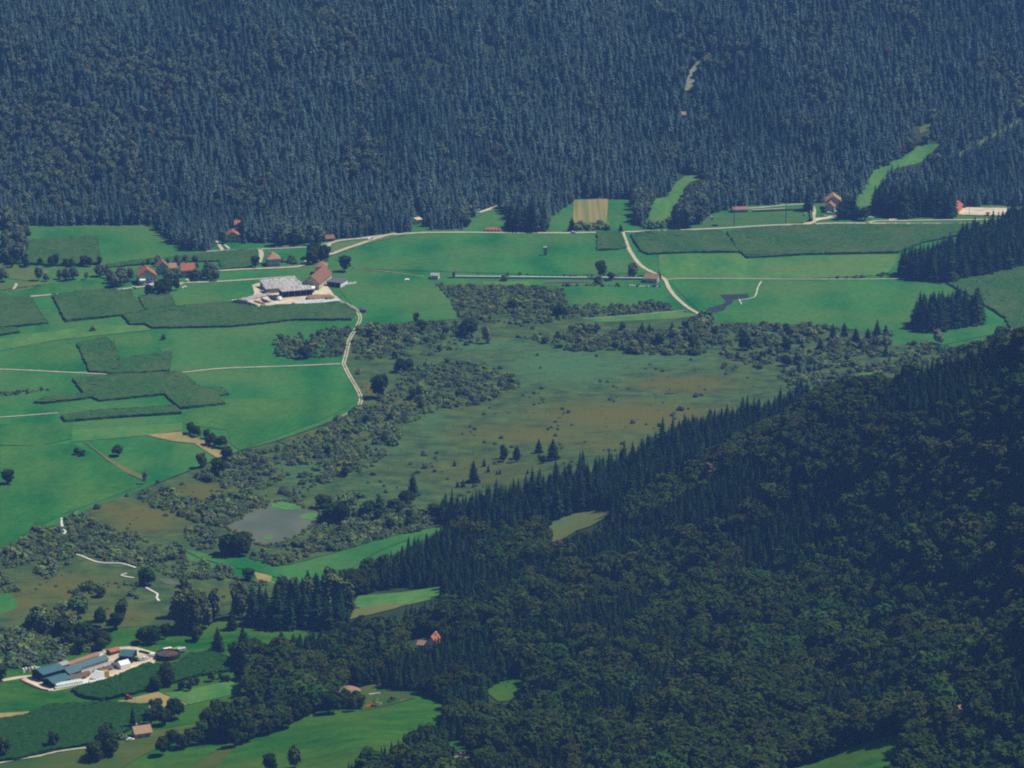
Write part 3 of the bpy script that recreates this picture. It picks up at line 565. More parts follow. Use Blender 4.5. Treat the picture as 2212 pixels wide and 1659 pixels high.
def spruce_crown(seed, tiers=15, rad=.165):
    r = random.Random(seed); mb = MB()
    lean = (r.uniform(-.01, .01), r.uniform(-.01, .01)); fat = r.uniform(.85, 1.2)
    for t in range(tiers):
        f = t / (tiers - 1); z = .08 + .885 * f; q = rad * fat * (min(1, (1 - f) * 1.12) ** .62 + .03) * r.uniform(.85, 1.12); n = 9 if f < .5 else 7 if f < .85 else 5
        a0 = r.uniform(0, 6.28)
        for k in range(n):
            a = a0 + 6.283 * k / n + r.uniform(-.25, .25); L = q * r.uniform(.72, 1.22); dr = L * r.uniform(.25, .55); w = .5
            ca, sa = math.cos(a), math.sin(a); ox, oy = lean[0] * f, lean[1] * f
            root = (ox, oy, z + .035); tip = (ox + L * ca, oy + L * sa, z - dr)
            s1 = (ox + .62 * L * math.cos(a + w), oy + .62 * L * math.sin(a + w), z - dr * .75); s2 = (ox + .62 * L * math.cos(a - w), oy + .62 * L * math.sin(a - w), z - dr * .75)
            mid = (ox + .6 * L * ca, oy + .6 * L * sa, z - dr * .35)
            mb.add([root, s1, tip, s2, mid], [(0, 1, 4), (1, 2, 4), (0, 4, 3), (4, 2, 3)])
    n = 7; vs = [(0, 0, 1.0)]                                       # dense inner foliage
    for f in (.12, .5, .8):
        for i in range(n): a = 6.283 * i / n; q = rad * fat * .55 * (1 - f) * r.uniform(.7, 1.2); vs.append((q * math.cos(a), q * math.sin(a), f))
    fs = [(0, 15 + i, 15 + (i + 1) % n) for i in range(n)]
    for b in (1, 8): fs += [(b + i, b + (i + 1) % n, b + 7 + (i + 1) % n, b + 7 + i) for i in range(n)]
    mb.add(vs, fs); return mb
def leaf_crown(seed, rx=.33, rz=.40, cz=.58, lobes=9, per=46, size=.085, openness=0.0, base=.1, rough=.8):
    r = random.Random(seed); mb = MB(); ctr = []
    for k in range(lobes):
        a = r.uniform(0, 6.283); q = rx * .62 * math.sqrt(r.random()); h = r.uniform(-.62, .62)
        ctr.append((q * math.cos(a), q * math.sin(a), cz + rz * h, r.uniform(.42, .62) * (1 - .35 * abs(h))))
    ctr.append((0, 0, cz + rz * .55, .5)); ctr.append((0, 0, cz, .7))
    for (x, y, z, s) in ctr:
        for i in range(per):
            d = Vector((r.gauss(0, 1), r.gauss(0, 1), r.gauss(.25, 1))).normalized(); k = s * (.75 + .35 * r.random() ** .5)
            p = Vector((x + d.x * rx * k, y + d.y * rx * k, z + d.z * rz * k))
            if p.z < base: continue
            n = (d + Vector((r.uniform(-rough, rough), r.uniform(-rough, rough), r.uniform(-.2, .9)))).normalized(); t = n.orthogonal().normalized(); b = n.cross(t); w = size * r.uniform(.6, 1.25)
            an = r.uniform(0, 6.28); t2 = t * math.cos(an) + b * math.sin(an); b2 = n.cross(t2)
            mb.add([p + t2 * w, p + b2 * w * .7 + n * w * .15, p - t2 * w, p - b2 * w * .7 - n * w * .1], [(0, 1, 2, 3)])
        if openness < .5:                                           # leaves inside the lobe
            n = 6; q = s * .72; vs = [(x, y, z + rz * q), (x, y, z - rz * q)]
            for h in (-.5, .5):
                for i in range(n): a = 6.283 * i / n; g = q * rx * .85 * r.uniform(.8, 1.15); vs.append((x + g * math.cos(a), y + g * math.sin(a), max(base, z + h * rz * q)))
            mb.add(vs, [(0, 8 + i, 8 + (i + 1) % n) for i in range(n)] + [(1, 2 + (i + 1) % n, 2 + i) for i in range(n)] + [(2 + i, 2 + (i + 1) % n, 8 + (i + 1) % n, 8 + i) for i in range(n)])
    return mb
def trunk_mb(h, r, limbs=0, seed=0):
    mb = MB(); mb.cyl((0, 0, -.03), r, h + .03, 6, r * .35); rr = random.Random(seed)
    for k in range(limbs):
        a = rr.uniform(0, 6.28); z = h * rr.uniform(.35, .75); L = rr.uniform(.12, .22); p = Vector((0, 0, z)); q = Vector((L * math.cos(a), L * math.sin(a), z + L * .9)); s = Vector((-math.sin(a), math.cos(a), 0)) * r * .35
        mb.add([p + s, p - s, p + Vector((0, 0, r)), q], [(0, 1, 3), (1, 2, 3), (2, 0, 3)])
    return mb
KINDS = {}      # kind -> list of (crown mesh, trunk mesh or None)
def kind(name, crowns, m, trunk=None, bark='bark'):
    out = []
    for i, mb in enumerate(crowns):
        cm = mb.rawmesh(name + '_crown', M[m]); tm = None
        if trunk: tm = trunk_mb(*trunk, seed=i).rawmesh(name + '_trunk', M[bark])
        out.append((cm, tm))
    KINDS[name] = out
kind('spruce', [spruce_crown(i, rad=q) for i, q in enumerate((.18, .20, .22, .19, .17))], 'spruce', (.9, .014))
kind('farspruce', [spruce_crown(10 + i, rad=q) for i, q in enumerate((.17, .19, .21, .18))], 'farspruce', (.9, .014))  # this and the next two kinds wear the haze-tinted needles
kind('hazespruce_light', [spruce_crown(110 + i, rad=q) for i, q in enumerate((.18, .2, .17))], 'farspruce_light', (.9, .014))
kind('hazespruce_dark', [spruce_crown(120 + i, rad=q) for i, q in enumerate((.18, .2, .17))], 'farspruce_dark', (.9, .014))
kind('oliveleaf', [leaf_crown(130 + i, rx=q, lobes=8 + i) for i, q in enumerate((.36, .42, .38))], 'leaf_olive', (.55, .022, 5))
kind('freshleaf', [leaf_crown(140 + i, rx=q, lobes=8 + i) for i, q in enumerate((.34, .40, .38))], 'leaf_fresh', (.55, .022, 5))
kind('broadleaf', [leaf_crown(20 + i, rx=q, lobes=8 + i) for i, q in enumerate((.36, .40, .33, .42, .38))], 'leaf', (.55, .022, 5))
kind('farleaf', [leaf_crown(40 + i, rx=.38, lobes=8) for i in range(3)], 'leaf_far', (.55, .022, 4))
kind('rustleaf', [leaf_crown(45 + i, rx=.34, lobes=8) for i in range(2)], 'rusty', (.55, .022, 4))
kind('rustspruce', [spruce_crown(70 + i) for i in range(2)], 'rusty', (.9, .014))
kind('paleleaf', [leaf_crown(50 + i, rx=.3, rz=.42, lobes=6, per=30, openness=1) for i in range(3)], 'pale_leaf', (.7, .016, 6))
kind('poplar', [leaf_crown(60 + i, rx=.22, rz=.44, cz=.54, lobes=13, per=44, size=.06) for i in range(4)], 'poplar', (.7, .016, 5))
kind('willowtree', [leaf_crown(65 + i, rx=.36, rz=.42, cz=.52, lobes=11, per=46, size=.075) for i in range(3)], 'willow', (.5, .024, 4))
kind('bush', [leaf_crown(80 + i, rx=.72, rz=.50, cz=.40, lobes=7, per=36, size=.16, base=-.02, rough=.45) for i in range(5)], 'willow')
kind('tussock', [leaf_crown(95 + i, rx=.9, rz=.5, cz=.38, lobes=3, per=16, size=.22, base=-.02, rough=.4) for i in range(3)], 'sedge')
kind('greybush', [leaf_crown(90 + i, rx=.7, rz=.48, cz=.40, lobes=6, per=32, size=.16, base=-.02, rough=.45) for i in range(3)], 'leaf_far')

HIDDEN = bpy.data.collections.new('forest_kinds')       # sources for the uncountable masses (not linked to the scene)
INST = {}
def inst_source(k):
    if k in INST: return INST[k]
    col = bpy.data.collections.new('kind_' + k)
    for i, (cm, tm) in enumerate(KINDS[k]):
        if tm:
            bm = bmesh.new(); bm.from_mesh(cm); nf = len(bm.faces); bm.from_mesh(tm); bm.faces.ensure_lookup_table()
            for f in bm.faces[nf:]: f.material_index = 1
            me = bpy.data.meshes.new(k + '_whole'); bm.to_mesh(me); bm.free(); me.materials.append(cm.materials[0]); me.materials.append(tm.materials[0])
        else: me = cm
        col.objects.link(bpy.data.objects.new('%s_%02d' % (k, i), me))
    INST[k] = col; return col
def mass(name, k, pts, label):
    """pts: rows x,y,z,height,width factor,rot,variant -> ONE object of instanced trees"""
    if not len(pts): return
    pts = np.asarray(pts, float); me = bpy.data.meshes.new(name); me.vertices.add(len(pts)); me.vertices.foreach_set('co', pts[:, :3].astype(np.float32).ravel())
    def at(n, t, a, key='value'):
        q = me.attributes.new(n, t, 'POINT'); q.data.foreach_set(key, a)
    at('size', 'FLOAT_VECTOR', np.stack([pts[:, 3] * pts[:, 4], pts[:, 3] * pts[:, 4], pts[:, 3]], -1).astype(np.float32).ravel(), 'vector')
    at('turn', 'FLOAT_VECTOR', np.stack([pts[:, 5] * 0, pts[:, 5] * 0, pts[:, 5]], -1).astype(np.float32).ravel(), 'vector'); at('pick', 'INT', pts[:, 6].astype(np.int32))
    o = bpy.data.objects.new(name, me); C.objects.link(o); o['kind'] = 'stuff'; tag(o, label)
    ng = bpy.data.node_groups.new(name + '_scatter', 'GeometryNodeTree')
    ng.interface.new_socket('Geometry', in_out='INPUT', socket_type='NodeSocketGeometry'); ng.interface.new_socket('Geometry', in_out='OUTPUT', socket_type='NodeSocketGeometry')
    N = ng.nodes.new; L = ng.links.new
    gi, go = N('NodeGroupInput'), N('NodeGroupOutput'); iop = N('GeometryNodeInstanceOnPoints'); ci = N('GeometryNodeCollectionInfo')
    ci.inputs['Collection'].default_value = inst_source(k); ci.inputs['Separate Children'].default_value = True; ci.inputs['Reset Children'].default_value = True
    def na(n, t): q = N('GeometryNodeInputNamedAttribute'); q.data_type = t; q.inputs['Name'].default_value = n; return [s for s in q.outputs if s.name == 'Attribute' and s.enabled][0]
    L(gi.outputs[0], iop.inputs['Points']); L(ci.outputs[0], iop.inputs['Instance']); iop.inputs['Pick Instance'].default_value = True
    L(na('pick', 'INT'), iop.inputs['Instance Index']); L(na('size', 'FLOAT_VECTOR'), iop.inputs['Scale']); L(na('turn', 'FLOAT_VECTOR'), iop.inputs['Rotation'])
    L(iop.outputs[0], go.inputs[0]); md = o.modifiers.new('scatter', 'NODES'); md.node_group = ng; return o

PROTO = {}
NAME = {'spruce': 'spruce_tree', 'farspruce': 'spruce_tree', 'hazespruce_light': 'spruce_tree', 'hazespruce_dark': 'spruce_tree', 'oliveleaf': 'broadleaf_tree', 'freshleaf': 'broadleaf_tree', 'broadleaf': 'broadleaf_tree', 'farleaf': 'broadleaf_tree', 'rustleaf': 'broadleaf_tree', 'rustspruce': 'spruce_tree', 'paleleaf': 'birch_tree', 'poplar': 'poplar_tree', 'willowtree': 'willow_tree', 'bush': 'willow_bush', 'greybush': 'willow_bush', 'tussock': 'sedge_tussock'}
CAT = {'spruce_tree': 'spruce tree', 'broadleaf_tree': 'broadleaf tree', 'birch_tree': 'pale tree', 'poplar_tree': 'poplar tree', 'willow_tree': 'willow tree', 'willow_bush': 'bush'}
def tree(k, x, y, z, h, wf, rot, var, label, group=None):
    """one tree as a thing: Empty > crown, trunk (a bush is one mesh)"""
    var = int(var) % len(KINDS[k]); cm, tm = KINDS[k][var]; nm = NAME[k]; key = (k, var)
    if key not in PROTO:
        if tm:
            o = empty(nm, (0, 0, 0)); c = bpy.data.objects.new('crown', cm); C.objects.link(c); c.parent = o; t = bpy.data.objects.new('trunk', tm); C.objects.link(t); t.parent = o
        else: o = bpy.data.objects.new(nm, cm); C.objects.link(o)
        PROTO[key] = o
    else: o = copy_tree(PROTO[key])
    o.location = (x, y, z - .15); o.scale = (h * wf, h * wf, h); o.rotation_euler = (0, 0, rot); COUNT[nm] = COUNT.get(nm, 0) + 1
    o['label'] = label; o['category'] = CAT[nm]
    if group: o['group'] = group
    elif 'group' in o: del o['group']
    return o
COUNT = {}

# ---- named trees standing alone (u, v of the foot, height in pixels, kind, label)
def lone(u, v, hp, k, label, wf=1.0, group=None):
    p = G(u, v); d = proj(*p)[2]; h = hp * d / FPX / math.cos(PITCH) * 1.06
    LONE.append((p.x, p.y)); return tree(k, p.x, p.y, p.z, h, wf * (1.32 if k == 'spruce' else 1) * random.uniform(.95, 1.08), random.uniform(0, 6.28), random.randrange(5), label, group)
LONE = []
S, B, W_T, PO, BU, PA = 'spruce', 'broadleaf', 'willowtree', 'poplar', 'bush', 'paleleaf'
for a in [
 (893, 1071, 49, S, 'tall lone spruce in the bog above the dark bushes left of the back wood', 1.25), (1023, 1043, 49, S, 'tallest lone spruce in the bog in front of the back wood', 1.25), (1194, 995, 47, S, 'tall narrow spruce at the right end of the small grey grove in the bog', 1.2),
 (1164, 980, 33, S, 'spruce behind the small grey grove in the bog'), (1046, 1009, 20, S, 'small spruce just behind the tallest lone bog spruce'), (1055, 1021, 18, S, 'small spruce right beside the tallest lone bog spruce'), (982, 1008, 15, S, 'little spruce standing furthest left in the open bog'),
 (1073, 1027, 12, S, 'left one of two tiny spruces right of the tallest bog spruce'), (1080, 1026, 15, S, 'right one of two tiny spruces right of the tallest bog spruce'), (1140, 1025, 12, S, 'tiny spruce alone below the grey grove'), (988, 1054, 16, S, 'left small spruce in front of the tallest bog spruce'),
 (1000, 1053, 19, S, 'middle small spruce in front of the tallest bog spruce'), (1022, 1055, 14, S, 'right small spruce at the foot of the tallest bog spruce'), (820, 1116, 50, S, 'dark spruce rising from bushes right of the pond', 1.3), (957, 1114, 36, S, 'spruce at the left tip of the back wood', 1.3),
 (1452, 715, 22, S, 'leftmost small spruce north of the rusty bog'), (1485, 714, 25, S, 'pointed spruce behind the scrub at the lane end', 1.2), (1493, 727, 20, S, 'lower spruce in front of the pointed one at the lane end', 1.2), (1466, 727, 18, S, 'small spruce left of the pointed pair at the lane end'),
 (1387, 724, 27, S, 'left one of the spruce pair in the upper bog', 1.1), (1403, 725, 29, S, 'right one of the spruce pair in the upper bog', 1.1), (1799, 735, 36, S, 'leftmost wide spruce of the row at the bog edge', 1.3), (1823, 727, 31, S, 'spruce standing furthest back in the row at the bog edge', 1.3),
 (1848, 745, 38, S, 'spruce standing furthest forward in the row at the bog edge', 1.3), (1874, 737, 29, S, 'narrow spruce between two wide ones at the bog edge', 1.2), (1894, 736, 46, S, 'tallest spruce of the row at the bog edge', 1.2), (1913, 725, 25, S, 'rightmost spruce of the row at the bog edge', 1.3),
 (1913, 771, 30, S, 'lone spruce below the right end of the bog edge row', 1.1), (1921, 781, 14, S, 'tiny spruce at the foot of the lone one below the row', 1.0), (1771, 755, 27, S, 'bushy spruce below the left end of the bog edge row', 1.4), (1725, 805, 25, S, 'wide spruce in the scrub behind the wooded hill', 1.3),
 (1737, 811, 16, S, 'small spruce touching the wide one behind the wooded hill'), (1759, 802, 18, S, 'thin spruce right of the wide one behind the wooded hill'), (1730, 847, 30, S, 'spruce sticking up at the skyline of the back wood', 1.2), (1155, 671, 18, S, 'spruce in the middle of the scrub below the canal', 1.2),
 (1423, 601, 15, S, 'dark conifer beside the pink roofed house by the lane', 1.5), (1236, 500, 30, S, 'conical tree at the left corner of the stubble field', 1.5), (1341, 501, 17, S, 'small conical tree left of the lane mouth', 1.6), (665, 1280, 49, S, 'left spruce of the twin pair behind the dark plantation', 1.1), (682, 1282, 47, S, 'right spruce of the twin pair behind the dark plantation', 1.1),
 (470, 1409, 56, S, 'broad dark spruce right of the slurry tank', 1.3), (525, 1405, 53, S, 'dark spruce pair member further right of the slurry tank', 1.4), (609, 1401, 41, S, 'spruce on the meadow below the dark plantation', 1.3), (634, 1398, 31, S, 'slim spruce on the meadow below the dark plantation', 1.2),
 (1298, 601, 36, B, 'tall round tree above the canal wall', .9), (1292, 613, 17, BU, 'dark bush in front of the canal wall below the tall round tree', .7), (1319, 606, 17, B, 'small tree between the two tall trees at the canal wall', 1.2), (1366, 599, 31, PO, 'pale leaning tree left of the lane at the canal', 1.5), (1091, 607, 15, BU, 'dark round bush interrupting the canal wall', .8),
 (1011, 726, 36, B, 'large broad bush tree at the north edge of the bog', 1.5), (1210, 687, 28, B, 'dark round tree at the lower corner of the canal scrub', 1.5), (1107, 671, 22, B, 'round grey tree within the canal scrub', 1.4), (898, 697, 21, B, 'slim tree at the lower edge of the farm meadow', .8), (911, 709, 17, B, 'round tree next to the slim one below the farm meadow', 1.4),
 (850, 720, 16, B, 'flat round tree left of centre above the bog', 2.0), (799, 728, 18, B, 'little tree close to the twin track', 1.2), (1050, 743, 38, PA, 'thin see-through tree right of the large bush tree', .8), (920, 743, 14, B, 'small tree in the bog below the farm meadow', 1.0), (1177, 743, 14, B, 'small tree in the bog below the canal scrub', 1.2),
 (1698, 721, 22, B, 'thin ragged tree in the hedge at the bog edge', .7), (1750, 721, 26, PA, 'ragged pale tree in the hedge at the bog edge', .8), (1602, 756, 27, B, 'thin lone tree in the scrub right of the bog middle', .6), (1732, 762, 18, B, 'reddish thin tree in the scrub near the spruce row', .8), (2026, 744, 32, PA, 'pale birch on the meadow in front of the small spruce clump', 1.2),
 (820, 860, 48, B, 'dark tall tree beside the bare patch near the twin track', 1.0), (776, 809, 14, BU, 'round bush right of the track junction', .8), (909, 858, 32, W_T, 'grey pyramid shaped willow in the bog', 1.3), (865, 804, 28, B, 'dark tree in the scrub right of the track junction', 1.3), (884, 800, 24, B, 'second dark tree in the scrub right of the track junction', 1.1),
 (201, 715, 12, BU, 'small round bush on the meadow below the maize', .9), (353, 734, 13, BU, 'dark bush in the middle of the left meadows', .6), (656, 775, 26, B, 'dark tree in the triangular scrub patch', 1.4), (253, 985, 23, B, 'single round tree in the dark green left meadow', 1.4), (165, 983, 15, B, 'left tree of the pair in the left meadow', 1.2), (177, 986, 13, B, 'right tree of the pair in the left meadow', 1.4),
 (16, 1046, 31, B, 'dark round tree by the left photo edge', 1.1), (413, 939, 23, B, 'pointed tree at the upper end of the hedge by the straw patch', 1.1), (481, 968, 25, B, 'round tree at the lower end of the hedge by the straw patch', 1.3), (490, 992, 26, B, 'dark tree at the corner where hedge and bog meet', 1.2), (437, 1011, 35, W_T, 'grey willow at the tip of the straw patch', .9),
 (472, 1031, 40, B, 'tall dark tree below the straw patch', 1.2), (314, 1046, 27, PA, 'dry see-through shrub on the meadow edge', .9), (164, 1338, 52, W_T, 'tall dark sided willow in the near moor', 1.15), (262, 1342, 48, PO, 'lone rounded poplar in the near moor', 1.3), (700, 1100, 30, B, 'dark tree on the right bank of the pond', 1.4),
 (715, 1128, 40, B, 'dark tall tree on the right bank of the pond', 1.2), (740, 1132, 46, B, 'tallest tree on the right bank of the pond', 1.0), (795, 1115, 32, B, 'dark round tree left of the spruce right of the pond', 1.6), (858, 1105, 26, B, 'round dark tree below the tall lone spruce', 1.7), (876, 1090, 28, B, 'dark tree touching the tall lone spruce', 1.5),
 (938, 1118, 30, B, 'round tree in front of the left tip of the back wood', 1.4), (637, 1660, 52, PO, 'tall sparse tree at the bottom of the sloping meadow', 1.1), (583, 1668, 38, B, 'brownish tree at the bottom photo edge', 1.0), (782, 672, 10, BU, 'dark shrub beside the twin track bend', .7),
 (536, 1254, 26, B, 'dark rounded tree at the straw strip', 1.4), (312, 1262, 36, B, 'tree beside the white boardwalk steps', 1.0), (326, 1266, 32, B, 'second tree beside the white boardwalk steps', 1.0), (218, 1290, 20, B, 'dark round tree behind the tall willow', 1.5), (130, 470, 30, 'rustleaf', 'rust coloured tree at the far left wood edge', .8),
 (405, 1478, 0, None, '')]:
    if a[3]: lone(*a)

# ---- woods: sampled over the ground, tested against the photograph's open places
OPEN = [ZT((165,520),(185,430),(235,370),(300,312),(245,390),(215,450),(200,515)), Z3((175,795),(300,702),(540,692),(915,676),(935,690),(935,755),(700,785),(400,805)), ZP((560,225),(860,215),(1550,165),(1720,190),(1760,260),(1690,440),(600,440),(560,300)), Z3((1160,690),(1190,620),(1300,440),(1440,375),(1580,278),(1700,278),(1580,392),(1450,425),(1400,445),(1345,530),(1300,590),(1345,640),(1340,700),(1250,712)),
        Z3((1575,182),(1648,155),(1640,192),(1582,218)), ZM((540,1200),(600,820),(700,745),(900,710),(940,610),(1040,470),(1210,345),(1510,320),(1490,400),(1310,450),(1215,530),(1185,650),(1165,700),(1060,775),(1125,805),(1010,970),(965,1070),(900,1190),(800,1215)), [(1237,483),(1239,430),(1314,427),(1372,431),(1368,470),(1340,490),(1310,487)], [(1186,501),(1186,472),(1234,463),(1237,490),(1230,500)],
        Z2((975,465),(1010,375),(1100,362),(1190,380),(1190,465)), [(60,505),(60,488),(180,484),(330,487),(350,512),(405,541),(450,543),(450,560),(60,560)], Z2((640,300),(660,310),(675,360),(690,400),(640,400)), ZF((480,130),(500,70),(570,65),(580,150),(575,310),(390,300),(380,190),(430,165)), ZF((240,290),(290,285),(330,400),(310,440)),
        ZF((360,345),(560,300),(560,350),(430,410),(370,400)), Z3((1970,640),(1870,690),(1840,720),(2180,720),(2180,655)), ZP((1840,110),(2050,110),(2060,260),(1840,260)), ZP((1690,290),(1930,290),(1930,380),(1690,440)), [(1470,244),(1482,241),(1483,254),(1470,256)], Z2((1030,355),(1080,335),(1150,312),(1150,322),(1080,350),(1040,362)), Z2((975,320),(992,320),(992,350),(975,350)),
        Z6((1450,1060),(1450,1000),(1460,955),(1520,925),(1640,885),(1700,880),(1835,880),(1800,930),(1700,985),(1620,1010),(1540,1060),(1480,1080)), Z7((265,390),(300,315),(560,295),(805,260),(790,330),(620,372),(520,405),(250,470)), Z9((640,1530),(860,1500),(1100,1410),(1300,1345),(1490,1310),(1480,1370),(1440,1450),(1380,1560)),
        Z7((1060,890),(1280,790),(1285,830),(1310,920),(1280,950),(1200,960),(1150,965),(1100,925)), Z7((840,1210),(940,1185),(960,1230),(990,1270),(1010,1335),(870,1335),(850,1300)), [(560,1745),(440,1745),(440,1640),(560,1598),(640,1560),(720,1515),(760,1490),(800,1480),(840,1490),(925,1500),(965,1525),(950,1555),(900,1570),(862,1592),(800,1622),(755,1650),(690,1680)],
        ZG((210,240),(215,120),(300,95),(390,110),(420,140),(640,65),(650,180),(640,350),(500,370)), Z7((595,580),(680,570),(715,555),(765,560),(765,600),(680,630),(600,620)), Z9((1760,1110),(1855,1100),(1855,1180),(1780,1180)), Z5((1080,1050),(1390,985),(1490,1020),(1440,1070),(1250,1112),(1150,1130),(985,1060)), Z5((680,1115),(960,1045),(1140,1128),(1000,1142),(715,1172)), Z9((1690,560),(1730,560),(1730,590),(1690,590))]
def ground_box(poly):
    p = np.array([G(min(max(u, -300), 2500), min(max(v, -60), 1800))[:2] for u, v in poly]); return p[:, 0].min(), p[:, 0].max(), p[:, 1].min(), p[:, 1].max()
def sample(poly, spacing, box=None, seed=1, clear=True, test_open=False, hmean=18, in_ground=False, occl=True):
    """jittered grid of feet whose pixel falls in the polygon"""
    r = np.random.default_rng(seed); x0, x1, y0, y1 = box or ground_box(poly)
    X, Y = np.meshgrid(np.arange(x0, x1, spacing), np.arange(y0, y1, spacing)); n = X.size
    x = X.ravel() + r.uniform(-.48, .48, n) * spacing; y = Y.ravel() + r.uniform(-.48, .48, n) * spacing; z = hgt(x, y)
    u, v, d = proj(x, y, z); ok = inpoly(u, v, poly)
    x, y, z = x[ok], y[ok], z[ok]
    if occl: q = visible(x, y, z + 24, tol=0); x, y, z = x[q], y[q], z[q]
    if clear:
        bad = np.zeros(len(x), bool)
        for s in SHEETS: bad |= inpoly(x, y, s)
        for line, w in WAYS:
            L = np.array(line)
            lo, hi = L.min(0) - 12, L.max(0) + 12; near = np.where((x > lo[0]) & (x < hi[0]) & (y > lo[1]) & (y < hi[1]))[0]
            for i in range(0, len(near), 2000):
                k = near[i:i + 2000]; dd = np.hypot(x[k, None] - L[None, :, 0], y[k, None] - L[None, :, 1]).min(1); bad[k[dd < w / 2 + 2.2]] = True
        x, y, z = x[~bad], y[~bad], z[~bad]
    h = hmean * np.clip(r.normal(1, .2, len(x)), .55, 1.5)
    if test_open:
        bad = np.zeros(len(x), bool)
        for f, e in ((.05, 0), (.25, .1), (.25, -.1), (.45, 0), (.6, .1), (.6, -.1), (.75, .0), (.86, 0)):
            uu, vv, _ = proj(x + h * e, y, z + h * f)
            for pl in OPEN: bad |= inpoly(uu, vv, pl)
        x, y, z, h = x[~bad], y[~bad], z[~bad], h[~bad]
    n = len(x)
    return np.stack([x, y, z, h, r.uniform(.88, 1.15, n), r.uniform(0, 6.283, n), r.integers(0, 60, n)], -1)
POOL = {}
def pool(k, pts, label, group): 
    if len(pts): POOL.setdefault(k, []).append((pts, label, group))
def split(pts, scale, seed, bias):
    """clumped choice: True where the first kind grows"""
    return snoise(pts[:, 0], pts[:, 1], scale, seed) + 0.35 * rng.normal(size=len(pts)) > bias
def pxv(pts): return proj(pts[:, 0], pts[:, 1], pts[:, 2])

FAR = [(-280, -170), (2480, -170), (2480, 440), (2310, 446), (2190, 446), (2160, 447), (2060, 452), (1910, 466), (1880, 468), (1850, 462), (1800, 440), (1756, 436), (1740, 438), (1620, 446), (1540, 462), (1500, 488), (1440, 489), (1424, 470), (1402, 489), (1368, 489), (1370, 432), (1250, 428), (1186, 472), (1186, 501), (1095, 501), (1090, 462), (1028, 460), (1012, 496), (900, 498), (800, 514), (712, 516), (700, 520), (640, 524), (530, 526), (470, 540), (405, 543), (350, 514), (330, 489), (170, 486), (60, 497), (40, 500), (-90, 490), (-280, 478)]
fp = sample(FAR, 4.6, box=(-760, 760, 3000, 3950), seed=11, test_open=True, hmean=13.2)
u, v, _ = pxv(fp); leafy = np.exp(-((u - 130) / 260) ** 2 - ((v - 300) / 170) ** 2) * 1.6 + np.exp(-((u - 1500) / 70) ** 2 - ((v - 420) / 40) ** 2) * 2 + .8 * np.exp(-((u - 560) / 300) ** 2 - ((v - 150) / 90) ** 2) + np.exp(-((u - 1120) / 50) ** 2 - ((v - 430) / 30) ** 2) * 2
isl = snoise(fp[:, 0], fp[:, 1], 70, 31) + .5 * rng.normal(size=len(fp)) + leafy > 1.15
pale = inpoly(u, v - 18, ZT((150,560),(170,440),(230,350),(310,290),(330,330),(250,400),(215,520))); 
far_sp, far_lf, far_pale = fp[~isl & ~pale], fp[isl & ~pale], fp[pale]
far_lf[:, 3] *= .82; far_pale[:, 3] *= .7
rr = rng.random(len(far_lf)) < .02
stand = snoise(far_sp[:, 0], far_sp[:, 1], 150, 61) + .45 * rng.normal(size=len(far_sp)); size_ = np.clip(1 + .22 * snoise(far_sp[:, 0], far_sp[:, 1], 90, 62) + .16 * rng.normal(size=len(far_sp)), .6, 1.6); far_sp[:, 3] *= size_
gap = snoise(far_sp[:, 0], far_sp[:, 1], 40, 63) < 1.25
pool('hazespruce_light', far_sp[(stand > .75) & gap], None, 'far'); pool('hazespruce_dark', far_sp[(stand < -.7) & gap], None, 'far'); pool('farspruce', far_sp[(abs(stand - .025) <= .725) & gap], None, 'far'); pool('farleaf', far_lf[~rr], None, 'far'); pool('rustleaf', far_lf[rr], None, 'far'); pool('paleleaf', far_pale, None, 'far')

HILL = [(715, 1292), (728, 1272), (790, 1250), (880, 1205), (935, 1180), (975, 1165), (1000, 1145), (965, 1142), (955, 1132), (956, 1112), (1023, 1106), (1130, 1080), (1219, 1044), (1344, 1014), (1450, 962), (1566, 928), (1645, 905), (1737, 888), (1834, 866), (1923, 846), (2047, 808), (2101, 786), (2212, 742), (2330, 680), (2500, 620), (2500, 1790), (640, 1790), (690, 1690), (740, 1662), (800, 1640), (870, 1610), (960, 1570), (960, 1530), (930, 1505), (860, 1500), (800, 1490), (745, 1518), (690, 1530), (640, 1565), (580, 1590), (520, 1600), (440, 1600), (432, 1580), (470, 1545), (525, 1505), (545, 1475), (515, 1440), (500, 1420), (560, 1424), (640, 1412), (720, 1390), (770, 1350), (870, 1320), (955, 1275), (860, 1268), (750, 1292)]
hp = sample(HILL, 4.1, box=(-240, 900, 1450, 2800), seed=12, test_open=True, hmean=11.8)
u, v, _ = pxv(hp)
conif = .55 * np.exp(-((u - 1250) / 330) ** 2 - ((v - 1060) / 90) ** 2) * 3 + 1.5 * np.exp(-((u - 900) / 260) ** 2 - ((v - 1240) / 60) ** 2) + 1.5 * np.exp(-((u - 1620) / 220) ** 2 - ((v - 1090) / 70) ** 2) + 1.1 * np.exp(-((u - 1050) / 250) ** 2 - ((v - 1430) / 90) ** 2) + .9 * np.exp(-((u - 2000) / 200) ** 2 - ((v - 880) / 80) ** 2) + .7 * np.exp(-((u - 800) / 160) ** 2 - ((v - 1660) / 70) ** 2) - .6 * np.exp(-((u - 1900) / 350) ** 2 - ((v - 1400) / 160) ** 2) - 1.2 * np.exp(-((u - 1500) / 160) ** 2 - ((v - 1000) / 40) ** 2) - .8 * np.exp(-((u - 560) / 120) ** 2 - ((v - 1540) / 60) ** 2)
back = inpoly(u, v, [(945,1150),(950,1095),(1130,1045),(1450,930),(1645,870),(1760,862),(1737,905),(1640,945),(1560,1000),(1495,1022),(1424,1062),(1362,1105),(1320,1118),(1185,1140),(1100,1165)])
